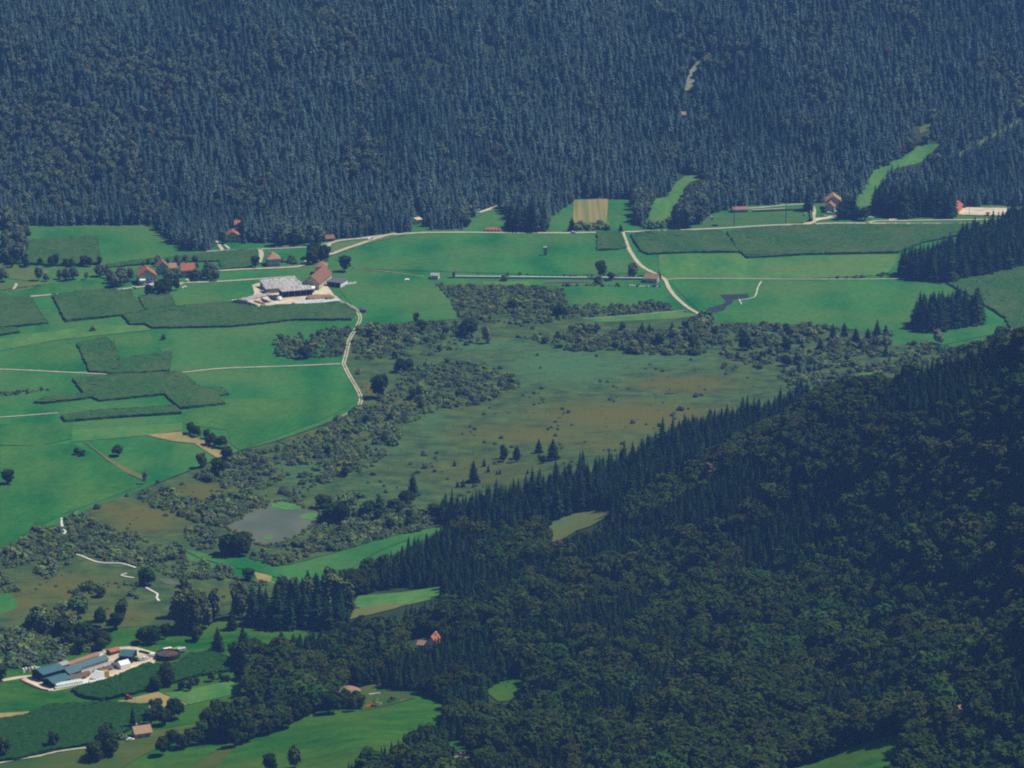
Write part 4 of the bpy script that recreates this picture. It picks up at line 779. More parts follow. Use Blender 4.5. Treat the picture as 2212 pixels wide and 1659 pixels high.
crest = inpoly(u, v, [(1900,835),(1780,880),(1691,925),(1613,965),(1559,998),(1495,1024),(1424,1064),(1362,1107),(1340,1150),(1420,1130),(1500,1080),(1600,1020),(1720,960),(1900,890)])
conif = conif + 3 * back - 2.2 * crest
hp[back, 3] *= 1.3 * np.random.default_rng(9).uniform(.7, 1.25, int(back.sum()))
isc = snoise(hp[:, 0], hp[:, 1], 80, 41) + .4 * rng.normal(size=len(hp)) + conif > .45
rust = inpoly(u, v, Z8((960,1400),(980,1340),(1060,1310),(1140,1290),(1150,1330),(1060,1400)))
hill_sp, hill_lf, hill_ru = hp[isc & ~rust], hp[~isc & ~rust], hp[rust]
hill_lf[:, 3] *= .86
thin = rng.random(len(hill_lf)) < .74; hill_lf = hill_lf[thin]; hill_lf[:, 4] *= 1.12
br = rng.random(len(hill_lf)) < .005
pool('spruce', hill_sp, 'dark spruce in the dense wood on the right foreground hill', 'spruces of the foreground wood'); tone = snoise(hill_lf[:, 0], hill_lf[:, 1], 110, 71) + .7 * rng.normal(size=len(hill_lf)); hill_lf[:, 3] *= np.clip(1 + .2 * snoise(hill_lf[:, 0], hill_lf[:, 1], 60, 72) + .15 * rng.normal(size=len(hill_lf)), .6, 1.6)
pool('broadleaf', hill_lf[~br & (tone > -.5) & (tone < .85)], 'dark green broadleaf tree in the wood on the right foreground hill', 'broadleaf trees of the foreground wood'); pool('oliveleaf', hill_lf[~br & (tone <= -.5)], 'olive brown broadleaf tree in the wood on the right foreground hill', 'olive trees of the foreground wood'); pool('freshleaf', hill_lf[~br & (tone >= .85)], 'fresh green broadleaf tree in the wood on the right foreground hill', 'fresh green trees of the foreground wood'); pool('rustspruce', hill_ru, 'dead rust brown spruce in the patch on the wooded hill', 'rust brown spruces on the wooded hill'); pool('rustleaf', hill_lf[br], None, 'far')

def grove(poly, sp, hm, k, label, group, seed=5, n=None, **kw):
    p = sample(poly, sp, seed=seed, clear=kw.pop('clear', False), hmean=hm, occl=False, **kw)
    if k == 'spruce': p[:, 4] *= 1.22
    pool(k, p, label, group)
grove([(1935,590),(1965,606),(2050,612),(2110,600),(2270,562),(2270,490),(2160,500),(2060,552),(1960,588)], 6, 22, 'spruce', 'dark spruce in the right edge wood beyond the meadow', 'spruces of the right edge wood', clear=False)
grove([(1975,711),(2000,719),(2050,713),(2118,700),(2120,688),(2050,688),(1980,698)], 5, 24, 'spruce', 'dark spruce in the small clump on the right meadow', 'spruces of the small meadow clump')
grove([(1885,462),(1910,470),(2060,472),(2066,455),(2010,446),(1900,446)], 6.5, 23, 'spruce', 'tall spruce in the row left of the riding arena', 'spruces left of the riding arena')
grove([(1733,463),(1758,463),(1758,454),(1735,454)], 7, 19, 'spruce', 'spruce beside the chalet roofs', 'spruces around the chalet'); grove([(1808,470),(1830,474),(1850,472),(1845,462),(1812,462)], 7, 20, 'spruce', 'spruce right of the chalet', 'spruces right of the chalet')
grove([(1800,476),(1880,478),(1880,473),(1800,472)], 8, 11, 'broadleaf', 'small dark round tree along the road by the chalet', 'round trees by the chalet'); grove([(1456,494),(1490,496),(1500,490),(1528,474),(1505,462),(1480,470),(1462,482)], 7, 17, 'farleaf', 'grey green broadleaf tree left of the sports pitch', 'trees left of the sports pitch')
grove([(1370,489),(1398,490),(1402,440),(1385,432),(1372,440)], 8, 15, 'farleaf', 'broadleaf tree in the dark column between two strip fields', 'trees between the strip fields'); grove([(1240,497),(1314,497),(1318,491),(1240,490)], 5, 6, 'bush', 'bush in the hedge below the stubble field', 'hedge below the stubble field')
grove([(1375,493),(1480,496),(1484,490),(1375,488)], 6, 6, 'bush', 'bush in the hedge beside the road right of the lane mouth', 'hedge right of the lane mouth')
grove([(1095,502),(1184,503),(1184,492),(1100,490)], 6.5, 21, 'spruce', 'spruce in the dark block standing at the valley road', 'spruces in the block at the valley road')
grove([(8,570),(40,570),(58,560),(60,520),(20,510),(8,540)], 8, 13, 'farleaf', 'dark broadleaf tree in the far left corner grove', 'trees of the far left corner grove')
grove(Z1((30,500),(600,500),(620,490),(640,500),(620,515),(150,520),(60,530)), 8, 8, 'broadleaf', 'dark bushy tree in the hedge below the far left maize', 'hedge below the far left maize'); grove(Z1((200,590),(560,575),(620,560),(620,590),(220,605)), 9, 11, 'farleaf', 'grey green tree in the row left of the hamlet', 'trees left of the hamlet'); grove(Z1((-20,610),(60,605),(60,590),(-20,585)), 8, 11, 'farleaf', 'tree at the left edge beside the dry hay field', 'trees by the dry hay field')
grove(Z1((650,640),(800,630),(830,590),(700,550),(600,560),(590,590),(640,610)), 8.5, 9, 'farleaf', 'garden tree left of the hamlet houses', 'garden trees left of the hamlet'); grove(Z1((1150,600),(1330,598),(1335,560),(1300,530),(1210,530),(1150,560)), 6.5, 9, 'farleaf', 'garden tree right of the hamlet houses', 'garden trees right of the hamlet'); grove(Z1((880,690),(1000,690),(1080,660),(1090,640),(1010,630),(900,650)), 7, 8, 'broadleaf', 'dark tree below the hamlet road', 'trees below the hamlet road'); grove(Z1((980,610),(1090,600),(1080,570),(980,580)), 7, 9, 'farleaf', 'tree between the hamlet houses', 'trees between the hamlet houses'); grove(Z1((860,520),(1100,505),(1200,490),(1100,480),(860,500)), 9, 7, 'farleaf', 'tree behind the hamlet roofs', 'trees behind the hamlet roofs')
grove(Z1((1860,500),(1990,500),(2000,470),(1880,440)), 8, 15, 'broadleaf', 'dark tree behind the orange house', 'trees behind the orange house'); grove(Z1((2030,550),(2140,548),(2140,530),(2030,525)), 11, 12, 'broadleaf', 'round tree on the meadow right of the orange house', 'round trees right of the orange house'); grove(Z1((1500,525),(1600,525),(1600,510),(1500,505)), 9, 9, 'broadleaf', 'tree left of the brown roofed house', 'trees left of the brown roofed house'); grove(ZF((1120,600),(1350,600),(1340,540),(1150,500)), 8, 5, 'bush', 'garden shrub right of the brown roofed house', 'shrubs right of the brown roofed house')
grove(Z1((1690,385),(1960,385),(1960,350),(1700,340)), 8, 15, 'farleaf', 'large round tree on the forest edge behind the brown roofed house', 'round trees on the forest edge')
grove([(362,1366),(395,1372),(460,1372),(475,1352),(460,1335),(405,1330),(366,1345)], 8, 22, 'poplar', 'big grey green poplar in the group above the slurry tank', 'poplars above the slurry tank', ); grove([(355,1378),(420,1382),(425,1374),(360,1370)], 9, 12, 'spruce', 'dark spruce at the foot of the big poplars', 'spruces under the big poplars')
grove([(540,1358),(620,1362),(720,1360),(752,1345),(750,1328),(640,1330),(545,1335)], 5, 20, 'spruce', 'very dark spruce in the dense plantation block', 'spruces of the dark plantation'); grove([(560,1330),(620,1310),(640,1300),(700,1318),(760,1325),(752,1335),(600,1335)], 9, 23, 'poplar', 'grey green poplar behind the dark plantation', 'poplars behind the dark plantation'); grove([(488,1352),(535,1352),(538,1335),(500,1330)], 8, 18, 'poplar', 'poplar between the big poplars and the plantation', 'poplars left of the plantation'); grove([(480,1362),(520,1366),(520,1352),(490,1350)], 7, 13, 'spruce', 'spruce left of the dark plantation', 'spruces left of the plantation')
grove(Z4((1310,1165),(1490,1168),(1510,1140),(1460,1120),(1320,1130)), 6.5, 13.5, 'broadleaf', 'dark tree in the clump on the near pond bank', 'trees of the pond bank clump'); grove(Z6((1150,595),(1320,600),(1310,570),(1160,560)), 7, 11, 'poplar', 'grey slender tree in the small grove in the bog', 'trees of the small bog grove'); grove(Z6((1350,600),(1450,600),(1450,585),(1360,580)), 6, 6, 'broadleaf', 'low dark tree beside the narrow bog spruce', 'low trees beside the narrow bog spruce')
grove(Z2((1560,1180),(1760,1195),(2100,1195),(2212,1150),(2212,1110),(1760,1110)), 15, 9, 'farleaf', 'small grey tree in the upper bog', 'small grey trees in the upper bog', occl_=None) if False else None
grove(Z4((1120,408),(1180,415),(1290,465),(1320,500),(1290,505),(1180,440)), 5, 8, 'broadleaf', 'dark tree in the hedge beside the straw patch', 'hedge beside the straw patch')
grove(Z5((780,760),(860,770),(1080,740),(1090,715),(960,720),(780,720)), 8, 10, 'broadleaf', 'tree in the row behind the near farm', 'trees behind the near farm'); grove(Z5((560,655),(770,700),(760,650),(620,610)), 8, 10, 'broadleaf', 'dark tree in the corner below the near moor', 'trees below the near moor'); grove(Z5((1100,760),(1260,790),(1270,750),(1130,720)), 10, 7, 'broadleaf', 'small orchard tree near the slurry tank', 'orchard trees near the slurry tank')
grove(Z5((1060,1055),(1150,1050),(1300,1000),(1480,985),(1470,960),(1340,965),(1200,985)), 6, 5.5, 'broadleaf', 'dark tree in the hedge between the two near fields', 'hedge between the near fields'); grove(Z5((940,1045),(1040,1048),(1050,1010),(960,1000)), 7, 11, 'broadleaf', 'dark rounded tree at the maize corner of the near farm', 'trees at the near maize corner')
grove(Z5((890,1250),(1060,1250),(1140,1220),(1140,1190),(1000,1180),(900,1200)), 8, 11, 'broadleaf', 'tree in the clump right of the stone hut', 'trees right of the stone hut'); grove(Z5((780,1290),(850,1275),(850,1255),(790,1265)), 7, 11, 'spruce', 'dark conifer behind the stone hut', 'conifers behind the stone hut'); grove(Z5((900,1460),(960,1440),(1100,1400),(1240,1380),(1230,1350),(1100,1365),(940,1410)), 7.5, 11, 'broadleaf', 'round tree in the row crossing the olive slope', 'trees across the olive slope'); grove(Z5((1350,1385),(1440,1390),(1660,1290),(1700,1260),(1640,1260),(1480,1330)), 7, 9, 'broadleaf', 'tree along the upper edge of the sloping meadow', 'trees along the sloping meadow'); grove(Z5((570,1470),(740,1480),(740,1430),(660,1420),(580,1440)), 8, 14, 'broadleaf', 'round tree in the clump at the bottom left', 'trees of the bottom left clump')
grove(Z5((560,1380),(780,1350),(780,1320),(700,1320),(560,1345)), 6, 4.5, 'bush', 'bush in the thicket left of the stone hut', 'thicket left of the stone hut'); grove(Z5((240,1430),(370,1400),(360,1370),(280,1400)), 7, 7, 'broadleaf', 'dark tree by the bottom left road', 'trees by the bottom left road'); grove(Z5((-40,1490),(50,1485),(60,1440),(-40,1420)), 7, 9, 'broadleaf', 'dark tree in the bottom left corner', 'trees of the bottom left corner'); grove(ZG((200,340),(330,400),(500,390),(500,330),(320,320)), 6, 10, 'broadleaf', 'dark garden tree in front of the round roof', 'garden trees at the round roof'); grove(ZG((-20,420),(180,430),(200,380),(100,330),(-20,330)), 6, 13, 'broadleaf', 'dark tree left of the round roof garden', 'trees left of the round roof'); grove(ZG((560,360),(680,360),(900,300),(1000,270),(900,240),(640,310)), 7, 3.5, 'bush', 'low shrub in the garden by the round roof', 'shrubs of the round roof garden')
grove(Z5((-30,985),(40,990),(50,960),(-30,950)), 6, 8, 'broadleaf', 'dark tree at the left edge by the near farm', 'trees at the left edge by the near farm')
grove(Z5((330,690),(500,740),(690,745),(640,800),(450,830),(400,880),(380,800)), 7, 10, 'broadleaf', 'dark tree in the thicket behind the near farm', 'thicket trees behind the near farm'); grove(Z5((190,690),(330,720),(480,690),(430,620),(340,600),(200,640)), 7, 12, 'willowtree', 'grey willow above the near farm', 'willows above the near farm')
grove(Z7((1095,885),(1270,800),(1280,835),(1140,910)), 6, 2.2, 'spruce', 'tiny planted fir in rows on the small clearing', 'tiny firs on the clearing')

grove([(1230,715),(1500,705),(1800,715),(2000,745),(1850,800),(1700,820),(1560,770),(1400,762),(1240,755)], 24, 7, 'farleaf', 'small grey green tree in the open scrub north of the rusty bog', 'small trees of the open scrub', seed=15); grove([(1240,712),(1500,715),(1700,735),(1850,770),(1720,815),(1560,775),(1300,760)], 34, 8, 'broadleaf', 'small dark tree in the open scrub north of the rusty bog', 'small dark trees of the open scrub', seed=16)
grove([(640,1000),(760,930),(900,850),(1040,820),(1000,870),(860,930),(800,1010),(680,1060)], 40, 7, 'broadleaf', 'small dark tree standing in the scrub belt', 'small trees of the scrub belt', seed=17); grove([(740,1120),(950,1115),(930,1145),(780,1175)], 22, 8, 'broadleaf', 'dark tree in the scrub right of the pond', 'dark trees right of the pond', seed=18)
grove([(780,725),(980,712),(1040,735),(1000,760),(860,800),(780,790)], 34, 7, 'broadleaf', 'small dark tree in the loose scrub below the farm meadow', 'small trees below the farm meadow', seed=19)
# scrub
SCRUB = [
 (Z2((830,800),(1210,800),(1540,812),(1570,925),(1640,990),(1420,1030),(1150,1030),(915,1005),(885,900)), 4.6, 3.4, 'scrub below the canal'), ([(1234,667),(1300,662),(1397,658),(1450,662),(1455,672),(1350,682),(1262,688)], 5, 4, 'scrub strip above the ditch'),
 (Z1((1665,965),(1800,920),(1990,890),(2105,880),(2120,950),(2080,1060),(1930,1070),(1750,1070),(1670,1055)), 5, 3.6, 'triangular scrub by the twin track'), ([(760,712),(850,705),(988,694),(988,727),(895,750),(830,775),(760,780)], 5, 3.4, 'scrub right of the twin track'),
 ([(860,800),(980,780),(1095,799),(1127,838),(1023,878),(924,895),(881,920),(838,985),(800,1012),(740,1035),(690,1050),(640,1088),(590,1058),(500,1060),(410,1030),(470,1005),(540,972),(640,962),(735,905),(800,885),(860,830)], 5.6, 3.6, 'scrub belt through the bog middle'),
 (Z4((850,770),(1040,765),(1060,800),(1230,840),(1400,790),(1500,770),(1640,850),(1520,875),(1400,955),(1330,990),(1160,950),(1000,890),(850,830)), 4.4, 4, 'scrub left of the pond'), ([(690,1085),(745,1068),(870,1090),(948,1118),(945,1132),(900,1148),(806,1170),(738,1191),(640,1197),(600,1185),(670,1165),(690,1130)], 4.6, 4.2, 'scrub right of the pond'),
 ([(7,1205),(75,1144),(128,1139),(143,1123),(200,1119),(242,1144),(292,1159),(335,1180),(399,1180),(399,1194),(349,1216),(296,1223),(240,1215),(157,1202),(135,1212),(89,1216),(14,1230)], 4.4, 4, 'scrub around the small left pool'), ([(349,1193),(399,1200),(506,1236),(506,1254),(378,1252),(342,1239),(303,1207)], 4.4, 3.8, 'scrub above the boardwalk pool'),
 ([(68,1239),(93,1218),(135,1229),(107,1254)], 4.4, 4, 'scrub patch in the near moor'), ([(-20,1235),(15,1240),(40,1280),(-20,1284)], 4.4, 4, 'scrub at the left edge moor'), ([(139,1282),(200,1264),(278,1257),(303,1264),(214,1279),(178,1293)], 4.6, 3.8, 'scrub line in the near moor'),
 ([(-20,1366),(71,1352),(121,1340),(171,1360),(178,1380),(228,1403),(160,1416),(142,1438),(-20,1446)], 4.6, 5, 'thicket left of the near farm'), (Z3((190,1160),(250,1140),(330,1150),(400,1230),(330,1270),(220,1262)), 4.6, 4, 'oval thicket beside the dark pool'),
 ([(1566,706),(1700,704),(1851,712),(2030,746),(2083,762),(1923,815),(1740,850),(1640,800),(1560,770),(1500,740)], 7, 4.2, 'open scrub north of the wooded hill'), (Z8((380,110),(480,90),(1200,118),(1200,135),(800,145),(420,140)), 4.6, 3.6, 'hedge on the meadow edge'), ([(1120,730),(1212,725),(1273,708),(1455,722),(1520,700),(1570,720),(1570,760),(1455,765),(1294,763),(1216,756)], 6, 4, 'scrub in the upper bog'),
 ([(790,706),(990,696),(1040,735),(1000,760),(880,775),(800,790),(770,780)], 8, 3.2, 'loose scrub below the farm meadow'), ([(1640,601),(1840,602),(1940,597),(1940,591),(1850,593),(1640,599)], 5, 2.6, 'hedge along the path on the right meadow'), (Z2((900,725),(1740,745),(2040,752),(2040,740),(1740,730),(900,716)), 6, 2.2, 'hedge behind the canal wall'), (Z2((1540,800),(2150,808),(2150,798),(1540,790)), 5, 2.6, 'hedge below the canal'),
 (Z2((745,770),(830,850),(900,990),(925,990),(860,850),(790,775)), 4, 2.2, 'hedge along the farm meadow ditch'), (Z4((1500,1170),(1560,1215),(1690,1225),(1890,1170),(1860,1155),(1600,1140)), 4.4, 4, 'scrub tongue in the green meadow'), (Z4((1120,1000),(1230,980),(1280,1020),(1300,1090),(1300,1130),(1210,1130),(1130,1060)), 4.4, 4, 'scrub on the left pond bank'), (Z1((0,1275),(140,1265),(300,1248),(300,1262),(150,1285),(0,1298)), 4, 2, 'dry hedge on the left meadow'),
 ([(1480,690),(1530,680),(1560,695),(1520,712)], 5, 4.5, 'thicket at the lane end'), ([(460,1300),(560,1255),(600,1262),(560,1275)], 6, 3, 'scrub beside the straw strip'), ([(700,930),(770,885),(800,880),(820,905),(760,930),(720,945)], 4.6, 4, 'scrub at the lower track bend'), ([(600,985),(640,975),(690,1000),(640,1010)], 6, 3.4, 'scrub'), (Z2((1540,1100),(1800,1095),(2212,1075),(2400,1150),(2400,1220),(1900,1215),(1560,1195)), 7, 6, 'tall scrub in the upper bog')]
for i, (poly, sp, hm, where) in enumerate(SCRUB):
    p = sample(poly, sp * .68, seed=100 + i, clear=True, hmean=hm * .66, occl=False); dens = snoise(p[:, 0], p[:, 1], 45, 200 + i); p = p[dens + .5 * rng.normal(size=len(p)) > -.8 if sp < 6 else dens > -.2]; p[:, 3] *= np.clip(1 + .35 * snoise(p[:, 0], p[:, 1], 22, 300 + i) + .35 * rng.normal(size=len(p)), .45, 2.2)
    f = rng.random(len(p)) < .3; pool('bush', p[~f], 'willow bush in the ' + where, 'bushes of the ' + where); pool('greybush', p[f], 'grey green bush in the ' + where, 'grey bushes of the ' + where)
op = sample(BOG, 5.2, seed=77, clear=True, hmean=.5, occl=False); sh = sample(BOG, 7.5, seed=78, clear=True, hmean=1.9, occl=False); sh = sh[snoise(sh[:, 0], sh[:, 1] * .6, 34, 18) + .5 * rng.normal(size=len(sh)) > .85]; sh[:, 3] *= np.clip(1 + .4 * rng.normal(size=len(sh)), .4, 2); pool('greybush', sh, None, 'far'); op = op[snoise(op[:, 0], op[:, 1], 60, 8) > -.4]; op[:, 3] *= np.random.default_rng(3).uniform(.5, 1.9, len(op)); pool('tussock', op, None, 'far'); pe = np.array(gpoly(Z4((1365,985),(1400,965),(1480,910),(1530,878),(1620,868),(1640,832),(1750,838),(1860,870),(1925,875),(1948,905),(1925,960),(1850,1020),(1740,1070),(1600,1105),(1530,1080),(1480,1030),(1400,1015)), 1.6, 2)); pe = pe + rng.normal(size=pe.shape) * 1.3; n_ = len(pe); pool('tussock', np.stack([pe[:, 0], pe[:, 1], hgt(pe[:, 0], pe[:, 1]) + .5, rng.uniform(.7, 1.8, n_), rng.uniform(.8, 1.2, n_), rng.uniform(0, 6, n_), rng.integers(0, 9, n_)], -1), None, 'far')      # sedge tussocks

# the 300 of each kind that show largest become things of their own; the rest is one mass per kind
LIMIT = {'spruce_tree': 296, 'broadleaf_tree': 296, 'willow_bush': 290, 'poplar_tree': 200, 'willow_tree': 200, 'birch_tree': 120, 'sedge_tussock': 0}
def place_all():
    byname = {}
    for k, lst in POOL.items():
        for pts, label, group in lst:
            u, v, d = proj(pts[:, 0], pts[:, 1], pts[:, 2] + pts[:, 3] * .6); size = pts[:, 3] / d * (pts[:, 4] if 1 else 1)
            vis = (u > 4) & (u < W_ - 4) & (v > 4) & (v < H_ - 4); 
            for i in range(len(pts)): byname.setdefault(NAME[k], []).append((size[i] * (1 if (vis[i] and label) else 0) * (1.35 if group and 'wood on' not in str(group) and 'foreground wood' not in str(group) else 1), k, pts[i], label, group))
    for nm, lst in byname.items():
        lst.sort(key=lambda t: -t[0]); room = LIMIT[nm] - COUNT.get(nm, 0); rest = {}
        for j, (s, k, p, label, group) in enumerate(lst):
            if j < room and s > 0: tree(k, p[0], p[1], p[2], p[3], p[4], p[5], p[6], label, group)
            else: rest.setdefault(k, []).append(p)
        for k, pp in rest.items():
            pp = np.array(pp); pp[:, 6] = pp[:, 6].astype(int) % len(KINDS[k])
            mass({'spruce': 'spruce_forest', 'farspruce': 'slope_forest', 'hazespruce_light': 'pale_hazed_forest', 'hazespruce_dark': 'dark_hazed_forest', 'oliveleaf': 'olive_broadleaf_forest', 'freshleaf': 'fresh_broadleaf_forest', 'broadleaf': 'broadleaf_forest', 'farleaf': 'mixed_forest', 'rustleaf': 'browned_foliage', 'rustspruce': 'browned_spruce_wood', 'paleleaf': 'birch_thicket', 'poplar': 'poplar_grove', 'willowtree': 'willow_grove', 'bush': 'willow_scrub', 'greybush': 'grey_scrub', 'tussock': 'sedge_tussocks'}[k], k, pp,
                 {'tussock': 'low sedge tussocks scattered through the bog', 'spruce': 'dark spruce forest on the near hill', 'farspruce': 'dense spruce forest covering the whole far slope, haze tint in its colour', 'broadleaf': 'dark broadleaf wood on the near hill', 'bush': 'green willow scrub spreading through the bog'}.get(k, 'mixed growth on the slopes and in the bog'))
    print('TREES', COUNT, {k: sum(len(q[0]) for q in v) for k, v in POOL.items()})
place_all()
# ================================================================ buildings, vehicles and other things
build_haze()
def frame(fl, fr):
    a, b = G(*fl), G(*fr); d = b - a; d.z = 0; return (a + b) / 2, d.length, math.atan2(d.y, d.x), min(a.z, b.z)
def roof_slab(mb, a, b, c, d, t=.28, mi=0):
    """roof plane through four corners (eave to ridge) with thickness"""
    up = Vector((0, 0, t)); q = [Vector(p) for p in (a, b, c, d)]; vs = q + [p + up for p in q]
    mb.add(vs, [(3, 2, 1, 0), (4, 5, 6, 7), (0, 1, 5, 4), (1, 2, 6, 5), (2, 3, 7, 6), (3, 0, 4, 7)], mi)
def openings(root, w, dep, eave, rows, cols, side='front', size=(1.1, 1.3), door=True, mw='glass', mf='white'):
    for r in range(rows):
        for c in range(cols):
            x = -w / 2 + w * (c + .5) / cols; z = 1.5 + r * 2.8 if rows > 1 else min(1.6, eave * .5)
            if r == 0 and door and c == cols // 2: continue
            fr, gl = MB(), MB()
            if side == 'front': fr.box((x, -.05, z), (size[0] + .3, .14, size[1] + .3)); gl.box((x, -.11, z), (size[0], .1, size[1]))
            else:
                y = dep * (c + .5) / cols; fr.box((w / 2 + .05, y, z), (.14, size[0] + .3, size[1] + .3)); gl.box((w / 2 + .11, y, z), (.1, size[0], size[1]))
            o = fr.build('window', M[mf], root); gl.build('pane', M[mw], o)
    if door and side == 'front':
        c = cols // 2; x = -w / 2 + w * (c + .5) / cols if cols else 0; d = MB(); d.box((x, -.06, 1.08), (1.2, .14, 2.1)); d.build('door', M['wood'], root)
def house(name, label, cat, fl, fr, dep, eave, ridge, wall, roof, axis='x', over=.7, rows=2, cols=3, chim=1, side=True, group=None, door=True, sink=.6, base_z=None):
    c, w, rz, z0 = frame(fl, fr); root = empty(name, (c.x, c.y, (z0 if base_z is None else base_z)), rz, label, cat, group); hw = w / 2; o = over
    wl = MB()
    if axis == 'x':    # ridge parallel to the front
        wl.prismx([(0, -sink), (dep, -sink), (dep, eave), (dep / 2, ridge - .15), (0, eave)], -hw, hw)
    elif axis == 'y':
        wl.prism([(-hw, -sink), (hw, -sink), (hw, eave), (0, ridge - .15), (-hw, eave)], 0, dep)
    else: wl.box((0, dep / 2, (eave - sink) / 2), (w, dep, eave + sink))
    wl.build('wall', M[wall], root); rf = MB()
    if axis == 'x':
        s = (ridge - eave) / (dep / 2); e = eave - s * o
        roof_slab(rf, (-hw - o, -o, e), (hw + o, -o, e), (hw + o, dep / 2, ridge), (-hw - o, dep / 2, ridge)); roof_slab(rf, (hw + o, dep + o, e), (-hw - o, dep + o, e), (-hw - o, dep / 2 + .01, ridge), (hw + o, dep / 2 + .01, ridge))
    elif axis == 'y':
        s = (ridge - eave) / hw; e = eave - s * o
        roof_slab(rf, (-hw - o, dep + o, e), (-hw - o, -o, e), (0, -o, ridge), (0, dep + o, ridge)); roof_slab(rf, (hw + o, -o, e), (hw + o, dep + o, e), (.01, dep + o, ridge), (.01, -o, ridge))
    else:
        k = min(hw, dep / 2) * .85; x0, x1, y0, y1 = -hw - o, hw + o, -o, dep + o; rx = max(.2, hw - k); ry0, ry1 = (dep / 2 - .1, dep / 2 + .1) if w >= dep else (k, dep - k)
        vs = [(x0, y0, eave - .1), (x1, y0, eave - .1), (x1, y1, eave - .1), (x0, y1, eave - .1), (-rx, ry0, ridge), (rx, ry0, ridge), (rx, ry1, ridge), (-rx, ry1, ridge)] + [(x0, y0, eave - .35), (x1, y0, eave - .35), (x1, y1, eave - .35), (x0, y1, eave - .35)]
        rf.add(vs, [(0, 1, 5, 4), (1, 2, 6, 5), (2, 3, 7, 6), (3, 0, 4, 7), (4, 5, 6, 7), (8, 11, 10, 9), (0, 8, 9, 1), (1, 9, 10, 2), (2, 10, 11, 3), (3, 11, 8, 0)])
    ro = rf.build('roof', M[roof], root)
    for i in range(chim):
        ch = MB(); x = (-.25 + .5 * i) * w if axis != 'y' else .22 * w; y = dep * (.6 - .25 * i); ch.box((x, y, ridge - .1), (.7, .7, 2.0)); ch.box((x, y, ridge + 1.0), (.95, .95, .2)); ch.build('chimney', M['plaster'], ro)
    if cols: openings(root, w, dep, eave, rows, cols, door=door)
    if side and cols: openings(root, w, dep, eave, rows, max(1, cols - 1), side='right', door=False)
    return root
def shed(label, fl, fr, dep, h0, h1, roof, posts=5, back='wood', fill=True, name='open_shed', group=None, over=.6, profile=None, closed=None, cat='shed'):
    """open-fronted shed: mono or arched roof on posts, back and end walls"""
    c, w, rz, z0 = frame(fl, fr); root = empty(name, (c.x, c.y, z0), rz, label, cat, group); hw = w / 2; rf = MB()
    pf = profile or [(-over, h0), (dep + over, h1)]; n = len(pf)
    vs = [(-hw - over, y, z) for y, z in pf] + [(hw + over, y, z) for y, z in pf] + [(-hw - over, y, z + .22) for y, z in pf] + [(hw + over, y, z + .22) for y, z in pf]
    fs = []
    for i in range(n - 1): fs += [(i, i + 1, n + i + 1, n + i), (2 * n + i, 3 * n + i, 3 * n + i + 1, 2 * n + i + 1), (i, 2 * n + i, 2 * n + i + 1, i + 1), (n + i, n + i + 1, 3 * n + i + 1, 3 * n + i)]
    fs += [(0, n, 3 * n, 2 * n), (n - 1, 3 * n - 1, 4 * n - 1, 2 * n - 1)]; rf.add(vs, fs); rf.build('roof', M[roof], root)
    wl = MB(); wl.box((0, dep - .12, h1 / 2 - .3), (w, .2, h1 + .2)); 
    for s in (-1, 1): wl.prismx([(.3, -.5), (dep - .3, -.5), (dep - .3, h1 - .05), (.3, h0 - .05)], s * (hw - .1) - .1, s * (hw - .1) + .1)
    if closed: wl.box((0, .12, h0 / 2 - .2), (w - .5, .2, h0))
    wl.build('wall', M[back], root)
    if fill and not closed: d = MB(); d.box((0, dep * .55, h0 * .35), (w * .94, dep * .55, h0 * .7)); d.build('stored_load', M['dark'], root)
    for i in range(posts):
        p = MB(); p.box((-hw + .2 + (w - .4) * i / max(1, posts - 1), .05, h0 / 2 - .2), (.26, .26, h0 + .3)); p.build('post', M['steel'], root)
    return root
CARS = {}
def car(u, v, rz, paint, label, group=None, L=4.3, van=False):
    key = (paint, van)
    if key not in CARS:
        root = empty('parked_car', (0, 0, 0)); b = MB(); prof = [(-2.1, .35), (2.1, .35), (2.12, .8), (1.1, .95), (-2.1, 1.0)] if not van else [(-2.2, .35), (2.2, .35), (2.2, .95), (1.5, 1.2), (1.1, 2.0), (-2.2, 2.0)]
        b.prism(prof, -.85, .85); b.build('body', M[paint], root); g = MB()
        g.prism([(-1.7, 1.0), (.95, .97), (.35, 1.48), (-1.35, 1.5)] if not van else [(1.15, 1.3), (1.52, 1.25), (1.2, 1.95), (.6, 1.95), (.6, 1.3)], -.76 if not van else -.87, .76 if not van else .87); g.build('window', M['glass'], root)
        if not van: r = MB(); r.box((-.5, 0, 1.52), (1.75, 1.5, .08)); r.build('roof', M[paint], root)
        for x in (-1.3, 1.3):
            for y in (-.86, .86): wh = MB(); wh.cyl((x, y - .1, .33), .33, .2, 10, axis='y'); wh.build('wheel', M['rubber'], root)
        CARS[key] = root; o = root
    else: o = copy_tree(CARS[key])
    p = G(u, v); o.location = (p.x, p.y, p.z + .62); o.rotation_euler = (0, 0, rz); o['label'] = label; o['category'] = 'car'
    if group: o['group'] = group
    return o
def bale_mesh():
    mb = MB(); n = 12; R_, L_ = .68, 1.25; vs = []; fs = []
    prof = [(0, R_ * .86), (.08, R_), (L_ - .08, R_ * 1.02), (L_, R_ * .86)]
    for (y, r) in prof: vs += [(r * math.cos(6.283 * i / n), y - L_ / 2, R_ + r * math.sin(6.283 * i / n)) for i in range(n)]
    fs = [tuple(range(n - 1, -1, -1)), tuple(range(3 * n, 4 * n))]
    for k in range(3): fs += [(k * n + i, k * n + (i + 1) % n, (k + 1) * n + (i + 1) % n, (k + 1) * n + i) for i in range(n)]
    mb.add(vs, fs); return mb
BALE = []
